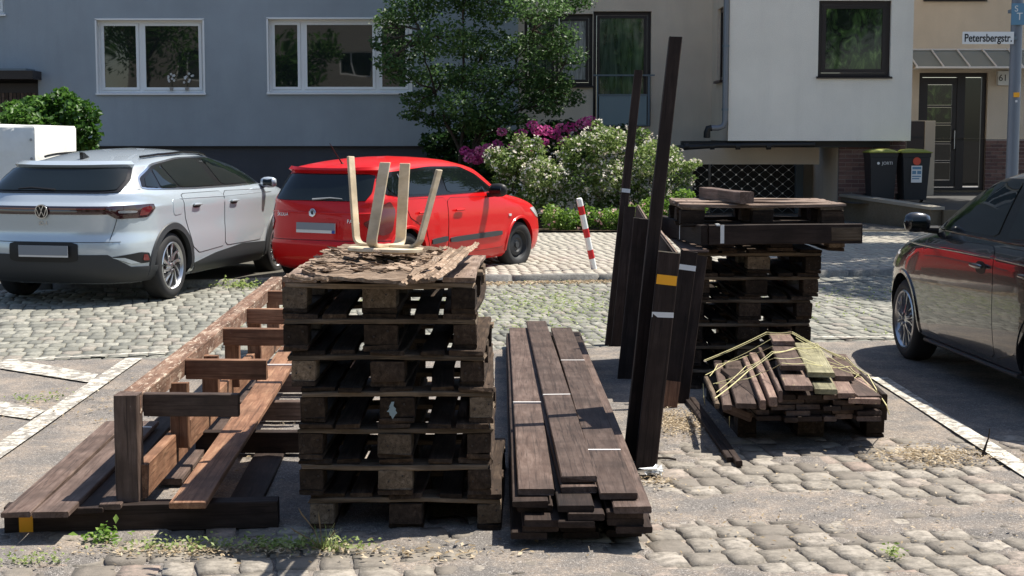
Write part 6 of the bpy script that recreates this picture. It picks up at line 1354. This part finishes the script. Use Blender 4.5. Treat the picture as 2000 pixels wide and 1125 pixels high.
# bright bush at the left
Yb_ = 25.6
shrub('laurel_bush', 'round bright green bush at left between trailer and grey wall', (DX(125, Yb_), Yb_, .06), cls([(70, 215, 40, 26), (120, 205, 42, 26), (160, 225, 36, 28), (40, 235, 40, 26), (100, 250, 50, 30), (165, 265, 32, 28), (125, 290, 55, 30), (60, 275, 40, 28), (30, 215, 26, 18), (120, 185, 14, 14), (150, 300, 40, 24)], Yb_, .35, 15), 5600, .12, 'leaf_bush', 65)
# grass and weeds between the stones, dry leaf litter
def tuft(name, label, px, py, n, h, spread, seed, mat='weed', cat='plant', kind=None):
    r = np.random.default_rng(seed); V = []; Q = []; T = []; b = 0; base = G(px, py, 0)
    for _ in range(n):
        x, y = r.normal(0, spread), r.normal(0, spread*.7); a = r.uniform(0, 6.28); l = h*r.uniform(.4, 1.2); ln = r.uniform(.2, .9); w = .0022*r.uniform(.7, 1.5); dx, dy = math.cos(a), math.sin(a)
        for k in range(5): t = k/4; V += [(x+dx*ln*l*t*t-dy*w*(1-t*.9), y+dy*ln*l*t*t+dx*w*(1-t*.9), l*t*(1-.35*t*ln)), (x+dx*ln*l*t*t+dy*w*(1-t*.9), y+dy*ln*l*t*t-dx*w*(1-t*.9), l*t*(1-.35*t*ln))]
        for k in range(4): Q.append((b+k*2, b+k*2+1, b+k*2+3, b+k*2+2))
        T += [r.uniform(0, 1)]*10; b += 10
    t = thing(name, label, cat, tuple(base)) if not kind else None
    return put('blades' if t else name, np_mesh(name, np.array(V), np.array(Q), np.array(T)), M[mat], t, **({} if t else dict(loc=tuple(base), kind=kind, label=label, cat=cat)))
tuft('grass_tuft', 'tall grass tuft with long seed stalks at the foot of the tall pallet stack', 632, 1075, 70, .10, .03, 1)
gst = thing('grass_stalks', 'long pale seed stalks rising in front of the pallet stack', 'grass', tuple(G(630, 1080, 0)))
for (tx_, ty_) in ((583, 992), (567, 1030), (622, 1000), (655, 1035)):
    q = D(tx_, ty_, G(630, 1080).y-.02)-gst.location; put('stalk', MB().tube([(0, 0, 0), (q.x*.35, q.y, q.z*.55), tuple(q*.86), tuple(q)], [.0018, .0014, .0035, .001], 5).mesh('s'), M['dry'], gst)
def weeds(name, label, px, py, n, sx, sy, size, seed, mat='weed', z=.02, kind='stuff'):
    r = np.random.default_rng(seed); b = G(px, py, 0); P = np.stack([r.normal(0, sx, n), r.normal(0, sy, n), np.abs(r.normal(0, z, n))+.012], 1)
    return put(name, leaf_mesh(name, P, size, r, up=1.0), M[mat], loc=tuple(b), kind=kind, label=label, cat='plant')
weeds('weed_patch', 'broad leaved weed patch in front of the foot beam, near the orange sticker', 205, 1062, 60, .05, .03, .036, 1, 'leaf_low', .035)
weeds('weed_patch', 'low weeds in front of the foot beam', 360, 1075, 240, .16, .035, .022, 2); weeds('weed_patch', 'bright weeds left of the grass tuft', 545, 1075, 300, .12, .04, .026, 3)
weeds('weed_patch', 'weeds right of the grass tuft under the pallets', 675, 1078, 100, .06, .02, .02, 4); weeds('weed_patch', 'weed on the cobbles at the lower right', 1745, 1090, 70, .02, .03, .02, 5); weeds('weed_patch', 'weeds in the lower left corner', 60, 1105, 120, .08, .03, .02, 6)
weeds('weed_patch', 'weeds on the road beside the silver car and the timber frame', 478, 562, 160, .18, .12, .05, 7, z=.04); weeds('weed_patch', 'small weeds on the white hatching at left', 75, 785, 60, .08, .06, .03, 8)
# green and dry litter in the joints of the road
r = np.random.default_rng(77); n = 3200; u_ = r.uniform(-3, 6, n); v_ = r.uniform(-5.5, -.1, n); msk = vnoise(u_*1.2, v_*1.5, 17) > .05; u_, v_ = u_[msk], v_[msk]
P = np.array([(*fr(a, b), .004) for a, b in zip(u_, v_)]); put('joint_grass', leaf_mesh('jg', P, .035, r, up=1.5, tone=r.uniform(.3, 1, len(P))), M['weed'], kind='stuff', label='grass and moss in the joints of the cobbled road', cat='grass')
u_ = r.uniform(-2.2, 2.3, 1500); P = np.array([(*fr(a, -.12+abs(b)*-1), .01) for a, b in zip(u_, r.normal(0, .16, 1500))]); put('gutter_litter', leaf_mesh('jg', P, .045, r, up=1.5), M['dry'], kind='stuff', label='dry grass lying in the gutter along the kerb', cat='litter')
def litter(label, px, py, n, sx, sy, size, seed, mat='dry'):
    r = np.random.default_rng(seed); b = G(px, py, 0); P = np.stack([r.normal(0, sx, n), r.normal(0, sy, n), np.full(n, .016)+r.uniform(0, .006, n)], 1)
    return put('leaf_litter', leaf_mesh('ll', P, size, r, up=2.5, fold=.15, asp=.45), M[mat], loc=tuple(b), kind='stuff', label=label, cat='litter')
litter('grass and moss on the cobbles beyond the pallet stack', 1070, 600, 1100, .45, 1.0, .04, 11, 'weed'); litter('dry grass litter between the corner post and the tied pile', 1325, 830, 1400, .09, .20, .022, 1); litter('dry leaf litter on the bay right of the tied pile', 1830, 895, 900, .16, .12, .026, 2)
litter('dry scraps on the ground in front of the pallets', 830, 1085, 130, .25, .08, .03, 3); litter('scraps round the crumpled paper', 1285, 945, 120, .05, .06, .025, 4)
litter('dry leaves on the hatching left of the timber frame', 180, 800, 160, .35, .5, .03, 5); litter('scraps on the cobbles at the lower right', 1600, 1000, 260, .5, .5, .022, 6); litter('dry grass among the weeds in front of the foot beam', 430, 1082, 500, .30, .05, .025, 12); litter('dry scraps under the timber frame', 420, 900, 160, .25, .6, .028, 7)
